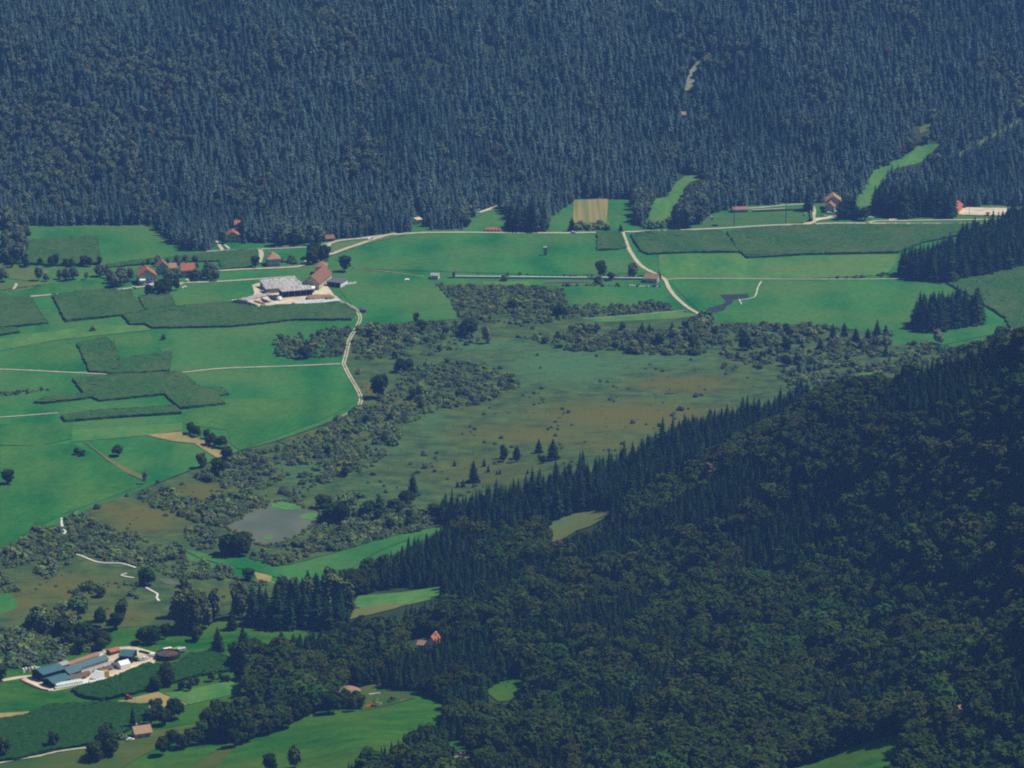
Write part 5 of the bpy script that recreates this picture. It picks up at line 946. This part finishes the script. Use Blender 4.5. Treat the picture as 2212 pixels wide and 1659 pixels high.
def bale(p, rz, label, group, z=0):
    if not BALE: BALE.append(bale_mesh().build('wrapped_bale', M['white_film'], smooth=True)); o = BALE[0]
    else: o = BALE[0].copy(); C.objects.link(o)
    o.location = (p.x, p.y, p.z + z); o.rotation_euler = (0, 0, rz + random.uniform(-.08, .08)); return tag(o, label, 'hay bale', group)
def heap(name, label, cat, px, h, m, seed=0, step=1.6):
    """rounded heap or covered stack over a ground polygon"""
    poly = gpoly(px, 3, .3); bm = cut_poly(poly, step); P2 = np.array(poly); c = P2.mean(0)
    for v in bm.verts:
        d = min(math.hypot(v.co.x - q[0], v.co.y - q[1]) for q in poly); w = min(1, d / (h * 1.1 + .3)); g = float(hgt(v.co.x, v.co.y)); v.co.z = g - .25 + (h + .35 * mnoise.noise((v.co.x * .4, v.co.y * .4, seed))) * (w * (2 - w)) + .45
    me = bpy.data.meshes.new(name); bm.to_mesh(me); bm.free(); me.materials.append(M[m]); o = bpy.data.objects.new(name, me); C.objects.link(o); return tag(o, label, cat)
def wall_line(name, label, cat, px, h, t, m, cap=None, off=0):
    """a wall or rail following ground points"""
    pts = smooth_line([G(*q) for q in px], 4) if len(px) > 2 else [G(*px[0]).lerp(G(*px[1]), i / 12) for i in range(13)]; mb = MB(); vs = []; fs = []
    for i, p in enumerate(pts):
        d = pts[min(i + 1, len(pts) - 1)] - pts[max(i - 1, 0)]; q = Vector((-d.y, d.x, 0)).normalized() * t / 2; z = float(hgt(p.x, p.y)) + off
        vs += [(p.x + q.x, p.y + q.y, z - .3), (p.x - q.x, p.y - q.y, z - .3), (p.x - q.x, p.y - q.y, z + h), (p.x + q.x, p.y + q.y, z + h)]
        if i: b = 4 * i; fs += [(b - 4 + k, b - 4 + (k + 1) % 4, b + (k + 1) % 4, b + k) for k in range(4)]
    fs += [(0, 1, 2, 3), (len(vs) - 1, len(vs) - 2, len(vs) - 3, len(vs) - 4)]; mb.add(vs, fs); return tag(mb.build(name, M[m]), label, cat)

# ---------------------------------------------------------------- far farm
house('barn', 'large brown tiled barn with cream gable at the far farm', 'barn', ZA((1325,585))[0], ZA((1580,600))[0], 37, 6.2, 12, 'cream', 'roof_brown', 'y', rows=1, cols=5, chim=0, side=True)
shed('long ribbed grey cattle shed furthest back at the far farm', ZA((720,600))[0], ZA((1265,555))[0], 13, 4.4, 6.0, 'roof_slat', 7, 'concrete', name='cattle_shed', closed=True)
shed('middle ribbed cattle shed at the far farm', ZA((750,655))[0], ZA((1345,605))[0], 9, 4.2, 5.2, 'roof_slat', 7, 'concrete', name='cattle_shed', closed=True)
shed('front open cattle shed with tall posts at the far farm', ZA((1000,722))[0], ZA((1475,682))[0], 10, 5.6, 6.6, 'roof_slat', 6, 'dark', name='cattle_shed')
house('farm_house', 'square orange farmhouse with brown hip roof', 'house', ZA((1520,350))[0], ZA((1690,352))[0], 11, 7.2, 10, 'orange_wall', 'tile_brown', 'hip', cols=4)
shed('low shed with dark pale edged roof right of the far farm yard', ZA((1700,530))[0], ZA((1915,555))[0], 13, 4.0, 4.6, 'roof_dark', 4, 'white', name='open_shed')
house('house', 'pale house with broad brown roof above the far farm', 'house', ZA((775,222))[0], ZA((965,212))[0], 13, 6.5, 10.5, 'plaster', 'tile_tan', 'hip', cols=4)
shed('white roofed lean-to in front of the cream gable', ZA((1390,640))[0], ZA((1500,640))[0], 6, 4.0, 4.3, 'white', 2, 'concrete', name='lean_to')
heap('silage_clamp', 'dark silage clamp under black sheet at the left tip of the far yard', 'silage clamp', ZA((250,768),(440,790),(640,862),(590,872),(400,818),(215,785)), 1.8, 'tarp_black')
heap('silage_clamp', 'grey concrete covered clamp behind the black one', 'silage clamp', ZA((300,755),(560,690),(800,655),(790,690),(560,745),(440,780)), 1.5, 'concrete', 2)
heap('silage_clamp', 'black covered clamp beside the white stack', 'silage clamp', ZA((770,700),(900,690),(920,770),(840,760)), 2.0, 'tarp_black', 3); heap('silage_clamp', 'black covered clamp in the middle of the far yard', 'silage clamp', ZA((650,740),(720,760),(830,800),(760,806),(690,780)), 1.6, 'tarp_black', 4)
heap('silage_clamp', 'small dark clamp left in the far yard', 'silage clamp', ZA((530,775),(620,780),(740,812),(700,825),(600,805)), 1.4, 'rust', 5)
heap('covered_stack', 'white sheeted stack in the far farm yard', 'stack', ZA((915,745),(930,715),(985,725),(995,765),(960,780)), 3.2, 'white', 6, 1.2)
heap('manure_heap', 'long dark brown manure heap behind the far bales', 'manure heap', ZA((1360,735),(1400,705),(1560,690),(1740,690),(1830,720),(1800,742),(1600,752),(1400,758)), 2.2, 'soil', 7)
wall_line('low_wall', 'short white wall end at the tip of the far yard', 'wall', ZA((205,775),(280,768)), 1.6, 1.2, 'white'); wall_line('low_wall', 'short white wall end by the rusty pile in the far yard', 'wall', ZA((590,872),(650,862)), 1.4, 1.0, 'white'); wall_line('low_wall', 'long pale clamp wall running through the far yard', 'wall', ZA((730,815),(850,800),(940,780)), 1.0, .8, 'white'); wall_line('low_wall', 'pale slanting clamp wall left in the far yard', 'wall', ZA((450,785),(560,735),(700,692),(800,668)), 1.2, .5, 'wood_pale')
heap('scrap_pile', 'rusty red pile at the front corner of the far yard', 'pile', ZA((650,865),(660,845),(730,842),(735,866)), 1.8, 'rust', 8, 1.2); heap('scrap_pile', 'rusty pile at the left end of the far bales', 'pile', ZA((1145,826),(1150,806),(1180,804),(1190,826)), 1.6, 'rust', 9, 1.2)
for (x0, y0, x1, y1, n) in ((1195, 832, 1345, 828, 11), (1195, 815, 1340, 808, 11), (1345, 826, 1660, 806, 21), (1335, 806, 1650, 786, 21), (1330, 788, 1650, 764, 21), (1670, 800, 1890, 778, 14), (1665, 782, 1880, 760, 13)):
    a, b = G(*ZA((x0, y0))[0]), G(*ZA((x1, y1))[0]); rz = math.atan2(b.y - a.y, b.x - a.x)
    for i in range(n): bale(a.lerp(b, i / (n - 1)), rz, 'white wrapped round bale in the rows beside the far farm maize', 'bales at the far farm', .5)
for i, (x, y) in enumerate(((1920,500),(1905,515),(690,540))):
    car(*ZA((x, y))[0], .3 * i, 'white' if i != 1 else 'silver', ('white van beside the low dark roofed shed', 'silver car beside the low dark roofed shed', 'white van left of the cattle sheds')[i], van=i != 1)
heap('rubble_heap', 'low grey stone heap on the meadow right of the far farm', 'heap', ZA((1970,515),(2040,480),(2160,465),(2170,490),(2060,510)), .5, 'concrete', 11)
# ---------------------------------------------------------------- hamlet and houses at the far side
house('house', 'large hamlet house with orange double gable roof, furthest left', 'house', ZH((190,640))[0], ZH((545,622))[0], 15, 7.5, 13, 'plaster', 'tile_red', 'y', cols=5, rows=2); house('house_porch', 'low front wing of the leftmost hamlet house', 'house', ZH((230,648))[0], ZH((310,642))[0], 4, 4.5, 5.5, 'plaster', 'white', 'x', cols=1, rows=1, chim=0, side=False)
house('house', 'hamlet house with dark red roof behind the trees', 'house', ZH((570,440))[0], ZH((770,430))[0], 13, 7, 11, 'plaster', 'tile_brown', 'y', cols=3); house('house', 'small hamlet house showing only an orange roof strip', 'house', ZH((800,400))[0], ZH((930,395))[0], 8, 4.5, 7.5, 'plaster', 'tile_tan', 'x', cols=2, rows=1)
house('house', 'hamlet house on the right with wide orange roof', 'house', ZH((1040,500))[0], ZH((1300,488))[0], 12, 6.5, 11, 'plaster', 'tile_red', 'x', cols=4); 
wall_line('garden_wall', 'white garden wall in front of the leftmost hamlet house', 'wall', ZH((275,655),(370,650),(460,632),(550,612)), 1.5, .5, 'white')
wall_line('low_wall', 'pale low wall with debris by the hamlet road', 'wall', ZH((1000,640),(1060,615),(1140,605)), 1.0, .8, 'wood_pale'); heap('sand_heap', 'pale heap by the hamlet road', 'heap', ZH((1020,715),(1080,680),(1140,685),(1130,700),(1060,720)), 1.4, 'sand', 12, 1.2); heap('garden_tent', 'cream domed garden shelter in the hamlet', 'shelter', ZH((1105,580),(1110,555),(1170,555),(1175,580)), 2.6, 'cream', 13, 1.0)
car(*ZH((30,748))[0], .2, 'silver', 'grey car on the road left of the hamlet'); car(*ZH((1295,570))[0], .1, 'red_paint', 'red car by the hamlet garden'); car(*ZH((100,715))[0], .2, 'white', 'white car on the road left of the hamlet')
house('house', 'orange roofed chalet in the trees at the far left', 'house', ZF((400,310))[0], ZF((560,305))[0], 11, 6, 9.5, 'cream', 'tile_red', 'y', cols=3); house('house', 'small white house with orange roof up in the forest', 'house', ZF((510,160))[0], ZF((575,158))[0], 9, 6, 8.5, 'white', 'tile_red', 'x', cols=2)
house('pavilion', 'low arched rust roofed pavilion by the forked road', 'pavilion', ZF((1670,300))[0], ZF((1810,290))[0], 7, 2.6, 4.6, 'wood', 'rust', 'x', cols=0, chim=0); house('cabin', 'tiny pale roofed cabin among the spruces above the forked road', 'cabin', ZF((1795,178))[0], ZF((1845,175))[0], 6, 3.2, 5.2, 'plaster', 'tile_tan', 'x', cols=1, rows=1, chim=0)
wall_line('garden_wall', 'pale wall below the round trees at the forest edge', 'wall', ZF((1040,380),(1150,372),(1250,364)), 1.2, .5, 'wood_pale'); house('cabin', 'small white hut among the round trees at the forest edge', 'cabin', ZF((1265,320))[0], ZF((1310,318))[0], 4, 2.6, 3.8, 'white', 'tile_tan', 'x', cols=1, rows=1, chim=0)
house('cabin', 'tan roofed hut alone high in the far forest', 'cabin', (1470,254), (1481,254), 6, 3, 5, 'plaster', 'tile_tan', 'x', cols=1, rows=1, chim=0); house('house', 'white house glimpsed in the wood above the valley road', 'house', (1012,459), (1021,459), 7, 4.5, 6.5, 'white', 'tile_tan', 'x', cols=1, rows=1, chim=0)
heap('log_pile', 'reddish log pile along the valley road', 'log pile', Z2((1058,468),(1070,455),(1130,452),(1170,462),(1165,470)), 1.8, 'rust', 14, 1.4); car(799, 520, .5, 'white', 'white car driving on the forked road', van=True); car(*Z2((1605,480))[0], .1, 'white', 'white car on the valley road near the stubble field'); heap('feed_trough', 'long white plastic roll lying on the farm meadow', 'plastic roll', Z2((582,766),(582,760),(610,760),(610,766)), .9, 'white', 15, .8)
# field tower, canal
t = empty('field_tower', G(1178, 552), .12, 'slim grey stone tower standing alone in the large meadow', 'tower'); m_ = MB(); m_.box((0, 0, 3.3), (2.6, 2.6, 7.6)); m_.build('wall', M['concrete'], t); m_ = MB(); m_.box((0, 0, 7.3), (3.1, 3.1, .35)); m_.box((0, 0, 7.6), (2.2, 2.2, .3)); m_.build('roof', M['wood_pale'], t); m_ = MB(); m_.box((0, -1.33, 1.4), (1.0, .12, 2.0)); m_.build('door', M['dark'], t)
c0, c1 = G(*ZC((270,112))[0]), G(*ZC((1755,126))[0]); cw = empty('channel_wall', ((c0 + c1) / 2), math.atan2(c1.y - c0.y, c1.x - c0.x), 'long white channel wall crossing the valley meadows', 'channel wall'); Lc = (c1 - c0).length
m_ = MB(); m_.box((0, 0, 1.45), (Lc, 1.1, .95)); m_.build('trough', M['white'], cw); m_ = MB(); m_.box((0, 0, .3), (Lc - 1, .7, 1.4)); m_.build('footing', M['rust'], cw)
for i in range(9): m_ = MB(); m_.box((-Lc / 2 + Lc * (i + .5) / 9, -.6, .7), (.8, .3, 2.2)); m_.build('pier', M['concrete'], cw)
house('pump_house', 'white pump house at the left end of the channel wall', 'hut', ZC((80,122))[0], ZC((135,124))[0], 7, 3.4, 4.6, 'white', 'roof_grey', 'x', cols=2, rows=1, chim=0); house('gate_hut', 'slim brown gate hut above the channel wall start', 'hut', ZC((248,112))[0], ZC((268,112))[0], 3, 5.5, 6.5, 'wood', 'roof_dark', 'x', cols=1, rows=1, chim=0, side=False)
house('house', 'pink roofed house beside the lane crossing', 'house', ZC((1765,150))[0], ZC((1860,155))[0], 10, 4, 7, 'plaster', 'tile_brown', 'x', cols=3, rows=1); wall_line('low_wall', 'white curb below the pink roofed house', 'wall', ZC((1640,172),(1740,180),(1900,182)), .6, .8, 'white')
house('field_hut', 'small dark hut beside the farm meadow', 'hut', Z2((324,962))[0], Z2((346,962))[0], 4, 3, 4.4, 'wood', 'roof_dark', 'x', cols=0, chim=0)
# ---------------------------------------------------------------- sports ground, chalet, riding arena
def goal(u, v, rz, label):
    p = G(u, v); root = empty('goal', (p.x, p.y, p.z + .4), rz, label, 'goal', 'goals of the sports pitch'); f = MB()
    for s in (-1, 1): f.box((s * 3.66, 0, 1.22), (.2, .2, 2.44)); f.box((s * 3.66, .9, 1.1), (.12, .12, 2.2))
    f.box((0, 0, 2.44), (7.5, .2, .2)); f.build('frame', M['white'], root); n = MB(); n.box((0, .9, 1.1), (7.2, .05, 2.1)); n.build('net', M['plaster'], root)
goal(*ZP((352,378))[0], -1.5, 'white goal at the left end of the sports pitch'); goal(*ZP((1580,330))[0], 1.5, 'white goal at the right end of the sports pitch')
for (x, y, w) in ((645, 470, 'left'), (1325, 430, 'right')):
    p = G(*ZP((x, y))[0]); root = empty('floodlight_mast', p, 0, 'thin floodlight mast on the near side of the pitch, %s one' % w, 'light mast', 'floodlight masts'); f = MB(); f.cyl((0, 0, -.3), .35, 21 if w == 'left' else 26, 8, .18); f.build('mast', M['dark'], root); f = MB(); f.box((0, -.2, 20.4 if w == 'left' else 25.4), (2.4, .4, 1.0)); f.build('lamp_head', M['dark'], root)
house('clubhouse', 'low purple brown clubhouse behind the pitch', 'clubhouse', ZP((640,292))[0], ZP((825,285))[0], 9, 3, 4.6, 'plaster', 'tile_brown', 'x', cols=6, rows=1, chim=0); wall_line('stand', 'long low stand wall behind the pitch', 'stand', ZP((880,268),(1100,258),(1320,246)), 1.4, 1.6, 'wood_pale'); house('dugout', 'dark dugout on the near touchline', 'dugout', ZP((355,472))[0], ZP((430,472))[0], 2, 1.9, 2.3, 'dark', 'roof_dark', 'x', cols=0, chim=0, over=.2); 
wall_line('pitch_hedge', 'dark trimmed hedge at the right end of the pitch', 'hedge', ZP((1640,225),(1655,310),(1665,400)), 2.4, 2.2, 'corn'); wall_line('pitch_hedge', 'dark hedge along the far touchline', 'hedge', ZP((880,285),(1300,268),(1620,255)), 1.8, 1.5, 'corn')
house('chalet', 'big chalet with layered pinkish roofs by the sports ground', 'house', ZP((1850,250))[0], ZP((2050,252))[0], 15, 8, 13, 'plaster', 'tile_tan', 'y', cols=5); house('chalet_wing', 'lower front wing of the chalet with slanting roof', 'house', ZP((1835,285))[0], ZP((1960,290))[0], 9, 5.5, 9, 'plaster', 'tile_red', 'y', cols=3, rows=2, chim=0)
for (x, y, c_, l_) in ((1810, 345, 'red_paint', 'red car parked below the chalet'), (1845, 350, 'silver', 'silver car parked next to the red one below the chalet'), (1895, 302, 'white', 'white car parked at the chalet wall')): car(*ZP((x, y))[0], .3, c_, l_)
car(*ZP((2000, 300))[0], .1, 'white', 'large white van parked right of the chalet', van=True)
house('stable', 'orange stable behind the riding arena corner', 'stable', ZR((1530,300))[0], ZR((1580,250))[0], 9, 5, 8, 'orange_wall', 'tile_red', 'x', cols=2, rows=1, chim=0)
for pts, l_ in ((((1600,312),(1860,318),(2160,318)), 'near'), (((1650,232),(1900,235),(2160,236)), 'far')): wall_line('arena_fence', 'low rust brown rail on the %s side of the riding arena' % l_, 'fence', ZR(*pts), .9, .3, 'rust')
house('judge_hut', 'small rusty hut at the arena rail', 'hut', ZR((1830,318))[0], ZR((1852,318))[0], 3, 2.6, 3.4, 'rust', 'rust', 'x', cols=0, chim=0)
for (x, y) in ((1650,310),(2070,310)): p = G(*ZR((x, y))[0]); root = empty('arena_mast', p, 0, 'slim pole at the %s part of the riding arena' % ('left' if x < 1800 else 'right'), 'light mast', 'arena poles'); f = MB(); f.cyl((0, 0, -.3), .2, 11, 6, .12); f.build('mast', M['steel'], root); f = MB(); f.box((0, 0, 10.5), (1.2, .4, .5)); f.build('lamp_head', M['dark'], root)
for i, (x, y) in enumerate(((1290,318),(1010,318),(640,345))): car(*ZR((x, y))[0], .2 * i, ('white', 'silver', 'white')[i], ('white car under the spruces left of the arena', 'silver car under the tall spruces by the road', 'white car at the road fork right of the chalet')[i])
# ---------------------------------------------------------------- near farm (its axis climbs to the right)
def nz(*p): return ZN(*p)
arch = [(-.6, 3.9), (2.5, 5.0), (5.5, 5.7), (8.5, 5.9), (11.5, 5.6), (14.5, 4.9), (17.2, 3.9)]
house('machine_hall', 'wide teal roofed hall at the left end of the near farm', 'hall', nz((250,455))[0], nz((385,510))[0], 15, 5.0, 6.6, 'dark', 'roof_teal', 'y', cols=0, chim=0, over=.5); house('machine_hall', 'lower teal roofed hall in front of the left one at the near farm', 'hall', nz((378,535))[0], nz((505,585))[0], 12, 3.6, 5.2, 'dark', 'roof_teal', 'y', cols=0, chim=0, over=.5)
def oriented(label, name, a, b, dep, eave, ridge, wall, roof, **k): return house(name, label, k.pop('cat', 'shed'), nz(a)[0], nz(b)[0], dep, eave, ridge, wall, roof, k.pop('axis', 'x'), cols=0, chim=0, over=.5, **k)
oriented('long low teal roofed shed in the middle of the near farm', 'long_shed', (650,440), (1160,280), 7, 2.8, 4.4, 'cream', 'roof_teal'); oriented('short teal roofed end block of the long shed', 'end_block', (600,430), (700,460), 9, 3.0, 4.6, 'wood', 'roof_teal', axis='y'); oriented('slim grey solar roofed shed behind the long teal shed', 'back_shed', (510,385), (690,330), 5, 2.6, 3.6, 'concrete', 'roof_grey'); oriented('narrow pale brown roofed stall row behind the near farm', 'stall_row', (700,335), (1050,220), 4, 2.4, 3.2, 'wood_pale', 'tile_brown')
oriented('teal roofed hay barn standing on posts at the right of the near farm', 'hay_barn', (1290,285), (1440,290), 11, 5.0, 6.6, 'dark', 'roof_teal', cat='barn'); oriented('red roofed small shed at the back corner of the near farm', 'small_shed', (1195,195), (1300,165), 5, 2.6, 3.6, 'wood', 'tile_red')
heap('silage_clamp', 'long brown covered silage clamp in front of the near halls', 'silage clamp', nz((470,520),(620,470),(900,400),(960,420),(900,465),(700,520),(535,570)), 2.2, 'tarp_brown', 21); heap('silage_clamp', 'second brown covered silage clamp behind the timber stack', 'silage clamp', nz((960,390),(1180,320),(1230,360),(1040,410)), 2.0, 'tarp_brown', 22); heap('silage_clamp', 'square brown covered clamp beside the white tent', 'silage clamp', nz((1180,320),(1280,270),(1350,280),(1240,350)), 2.0, 'tarp_brown', 23)
def wedge(name, label, cat, fl, fr, dep, pts, m):
    c, w, rz, z0 = frame(nz(fl)[0], nz(fr)[0]); root = empty(name, (c.x, c.y, z0 + .4), rz, label, cat); b = MB(); b.prismx(pts, -w / 2, w / 2); b.build('cover', M[m], root); e = MB(); e.box((0, dep / 2, .15), (w + .4, dep + .4, .3)); e.build('base', M['concrete'], root)
wedge('covered_stack', 'steep white wrapped stack beside the near bales', 'stack', (945,480), (1045,500), 5, [(0, 0), (5, 0), (5, 4.4), (4, 4.6), (0, 1.2)], 'white'); wedge('farm_tent', 'white tent roof in the near farm yard', 'tent', (1310,365), (1430,335), 6, [(0, 0), (6, 0), (6, 2.6), (3, 4.4), (0, 2.6)], 'white')
ts = empty('timber_stack', G(*nz((1110,450))[0]) + Vector((0, 0, .5)), .55, 'stack of yellow timber beams in the near farm yard', 'timber stack')
for i in range(5): b = MB(); [b.box((x, 0, .35 + i * .75), (1.15, 5.2 - .5 * i, .5)) for x in (-2, -.7, .6, 1.9)]; b.build('beam_layer', M['timber_yellow'], ts)
a, b = G(*nz((535,600))[0]), G(*nz((860,545))[0]); rz = math.atan2(b.y - a.y, b.x - a.x); up = (b - a).normalized(); nrm = Vector((-up.y, up.x, 0))
for row in range(4):
    for i in range(15): bale(a + up * (1.32 * i + .3 * row) + nrm * 1.45 * row, rz, 'white wrapped round bale in the ground rows at the near farm', 'bales at the near farm', .5)
for row in range(3):
    for i in range(12): bale(a + up * (1.32 * i + 1.0) + nrm * (1.45 * row + .72), rz, 'white wrapped round bale in the upper layer at the near farm', 'stacked bales at the near farm', 1.72)
for i in range(18): bale(a + up * (20.5 + 1.36 * i), rz, 'white wrapped round bale in the single line along the near yard', 'bale line at the near farm', .5)
for i in range(8): bale(a + up * (20.5 + 1.36 * i) + nrm * 1.5, rz, 'white wrapped round bale in the short second line at the near yard', 'second bale line at the near farm', .5)
tk = empty('slurry_tank', G(*nz((1860,262))[0]) + Vector((0, 7.2, 0)), 0, 'round open slurry tank with dark wall at the near farm', 'tank'); n = 36; mb = MB(); vs = []
for (r, z) in ((7.0, -.5), (7.0, 3.2), (6.7, 3.2), (6.7, 2.3)): vs += [(r * math.cos(6.283 * i / n), r * math.sin(6.283 * i / n), z) for i in range(n)]
mb.add(vs, [(k * n + i, k * n + (i + 1) % n, (k + 1) * n + (i + 1) % n, (k + 1) * n + i) for k in range(3) for i in range(n)]); mb.build('wall', M['tarp_black'], tk, smooth=False); mb = MB(); mb.cyl((0, 0, 1.8), 6.75, .6, n); mb.build('slurry', M['slurry'], tk)
for i, (x, y, c_, l_) in enumerate(((145, 395, 'white', 'upright white feed bag'), (178, 385, 'white', 'upright white feed bag'), (215, 385, 'wood_pale', 'upright cream feed bag'), (250, 375, 'white', 'upright white feed bag'), (280, 365, 'wood_pale', 'upright cream feed bag'))):
    p = G(*nz((x, y))[0]); mb = MB(); mb.cyl((0, 0, -.2), .75, 2.6, 10, .65); mb.cyl((0, 0, 2.4), .65, .35, 10, .15); o = mb.build('feed_bag', M[c_], smooth=False); o.location = p + Vector((0, 0, .4)); tag(o, l_ + ' in the row left of the halls, number %s from the left' % ('one', 'two', 'three', 'four', 'five')[i], 'feed bag', 'feed bags left of the near halls')
def machine(label, cat, x, y, rz, paint, kind_):
    p = G(*nz((x, y))[0]); r = empty(kind_, p + Vector((0, 0, .5)), rz, label, cat); b = MB(); 
    if kind_ == 'tractor':
        b.prism([(-1.2, .8), (1.9, .8), (1.9, 1.5), (.5, 1.7), (-1.2, 1.2)], -.45, .45); b.build('hood', M[paint], r); c_ = MB(); c_.prism([(-1.2, 1.2), (.4, 1.4), (.3, 2.6), (-1.0, 2.6)], -.7, .7); c_.build('cab', M['glass'], r); t_ = MB(); t_.box((-.35, 0, 2.68), (1.6, 1.6, .14)); t_.build('cab_roof', M[paint], r)
        for x_, q in ((-.9, .85), (1.4, .55)):
            for y_ in (-.9, .9): w_ = MB(); w_.cyl((x_, y_ - .22, q), q, .44, 14, axis='y'); w_.build('wheel', M['rubber'], r)
    else:
        b.box((0, 0, 1.5), (4.6, 2.2, 1.3)); b.prism([(-2.3, 2.15), (2.3, 2.15), (2.5, 2.6), (-2.5, 2.6)], -1.2, 1.2); b.build('hopper', M[paint], r); c_ = MB(); c_.box((2.9, 0, .75), (1.6, .25, .2)); c_.build('drawbar', M['steel'], r)
        for x_ in (-.7, .7):
            for y_ in (-1.1, 1.1): w_ = MB(); w_.cyl((x_, y_ - .18, .55), .55, .36, 12, axis='y'); w_.build('wheel', M['rubber'], r)
machine('white farm trailer behind the slurry tank', 'trailer', 1870, 155, .5, 'white', 'farm_trailer'); machine('orange farm trailer behind the slurry tank', 'trailer', 1925, 160, .2, 'orange_paint', 'farm_trailer'); machine('green farm trailer behind the slurry tank', 'trailer', 1985, 150, .7, 'green_paint', 'farm_trailer'); machine('silver farm trailer right of the slurry tank', 'trailer', 2035, 155, .5, 'silver', 'farm_trailer')
machine('red tractor on the straw coloured hay field', 'tractor', 1400, 718, .5, 'red_paint', 'tractor'); machine('green tractor beside the hay barn', 'tractor', 1500, 260, 1.0, 'green_paint', 'tractor')
for i, (x, y) in enumerate(((1600,240),(1660,215),(1700,205),(1560,255))): car(*nz((x, y))[0], .6, ('white', 'silver', 'white', 'silver')[i], ('white car parked left of the slurry tank', 'silver car parked nearest the slurry tank lane', 'white van parked beside the slurry tank', 'grey car parked by the hay barn')[i], van=i == 2)
wall_line('yard_wall', 'long pale wall behind the near farm sheds', 'wall', nz((430,345),(640,300),(860,235),(1080,160),(1180,128)), 1.2, .5, 'wood_pale'); wall_line('yard_wall', 'dark low wall along the near left corner of the yard', 'wall', nz((110,485),(210,540),(330,590),(440,612)), 1.0, .5, 'rust'); wall_line('white_rail', 'long white feeding rail behind the teal shed', 'rail', nz((560,355),(760,300),(960,235),(1140,185)), 1.0, 1.0, 'white'); wall_line('yard_hedge', 'green trimmed hedge right of the hay barn', 'hedge', nz((1530,150),(1600,165),(1680,190)), 1.4, 1.6, 'corn_near')
# ---------------------------------------------------------------- near corner
house('stone_hut', 'grey stone hut with brown saddle roof on the slope', 'hut', ZS((232,515))[0], ZS((385,488))[0], 8.5, 3.6, 6.2, 'plaster', 'tile_tan', 'x', cols=2, rows=1, chim=1); car(*ZS((180,530))[0], .4, 'white', 'white car beside the stone hut')
house('house', 'white house with orange roof hidden in the foreground wood', 'house', (920,1409), (943,1409), 9, 6, 10, 'white', 'tile_red', 'y', cols=2); house('house_wing', 'low grey roofed wing left of the hidden white house', 'house', (902,1406), (917,1406), 6, 4, 5.5, 'plaster', 'tile_brown', 'x', cols=1, rows=1, chim=0)
rc = empty('round_house', G(*ZG((305,245))[0]) + Vector((0, 5, 0)), 0, 'round house with shallow pinkish brown roof in the garden', 'house'); mb = MB(); mb.cyl((0, 0, -.8), 5.6, 4.4, 20); mb.build('wall', M['plaster'], rc); mb = MB(); mb.cyl((0, 0, 3.5), 7.0, 1.4, 20, 4.2); mb.cyl((0, 0, 4.9), 4.2, 1.0, 20, .3); mb.build('roof', M['tile_brown'], rc)
for i in range(4): a_ = -math.pi / 2 + (i - 1.5) * .5; mb = MB(); mb.box((5.65 * math.cos(a_), 5.65 * math.sin(a_), 1.8), (.9, .9, 1.3), a_); mb.build('window', M['glass'], rc)
o = heap('pool_cover', 'blue cover lying at the garden corner', 'cover', ZG((1105,210),(1110,195),(1140,193),(1145,208)), .7, 'blue_paint', 31, 1.0)
def bench(x, y, rz, label, m, group):
    p = G(*ZG((x, y))[0]); r = empty('garden_bench', p + Vector((0, 0, .6)), rz, label, 'bench', group); b = MB(); b.box((0, 0, .5), (2.0, .6, .1)); b.build('seat', M[m], r); b = MB(); b.box((0, .32, .85), (2.0, .1, .6)); b.build('backrest', M[m], r)
    for s in (-.9, .9): b = MB(); b.box((s, 0, .22), (.12, .55, .46)); b.build('leg', M[m], r)
for i, (x, y) in enumerate(((545,350),(572,335),(600,325),(655,305))): bench(x, y, .5, 'orange garden bench below the round house, %s in its row' % ('first', 'second', 'third', 'last')[i], 'orange_paint' if i < 3 else 'timber_yellow', 'garden benches')
wall_line('terrace_wall', 'pale terrace wall right of the round house', 'wall', ZG((560,200),(620,190),(700,182)), 1.0, .8, 'plaster'); wall_line('terrace_wall', 'rusty terrace wall at the right of the garden', 'wall', ZG((930,280),(990,262),(1030,262)), 1.0, .6, 'rust')
for i, pts in enumerate((((1560,972),(1620,962),(1680,955)), ((1668,900),(1672,940),(1680,988)), ((1715,895),(1728,925),(1745,948)), ((1745,948),(1790,942),(1820,944)))): wall_line('foundation_wall', ('left arm of the white foundation walls in the bottom clearing', 'long upright white foundation wall in the bottom clearing', 'slanting white foundation wall in the bottom clearing', 'right arm of the white foundation walls in the bottom clearing')[i], 'wall', ZG(*pts), 1.3, .6, 'wood_pale')
sheet('excavation', ZG((1675,900),(1715,895),(1745,945),(1790,960),(1700,985),(1680,985)), M['soil'], .75, 4)
house('cabin', 'small rusty roofed cabin in the lower right wood', 'cabin', Z9((1775,1180))[0], Z9((1850,1185))[0], 7, 3.2, 6, 'wood_pale', 'tile_brown', 'y', cols=2, rows=1, chim=0); house('cabin', 'tiny pale shelter glimpsed in the right wood', 'cabin', Z9((1695,585))[0], Z9((1722,585))[0], 4, 3, 4.4, 'white', 'tile_tan', 'x', cols=1, rows=1, chim=0)
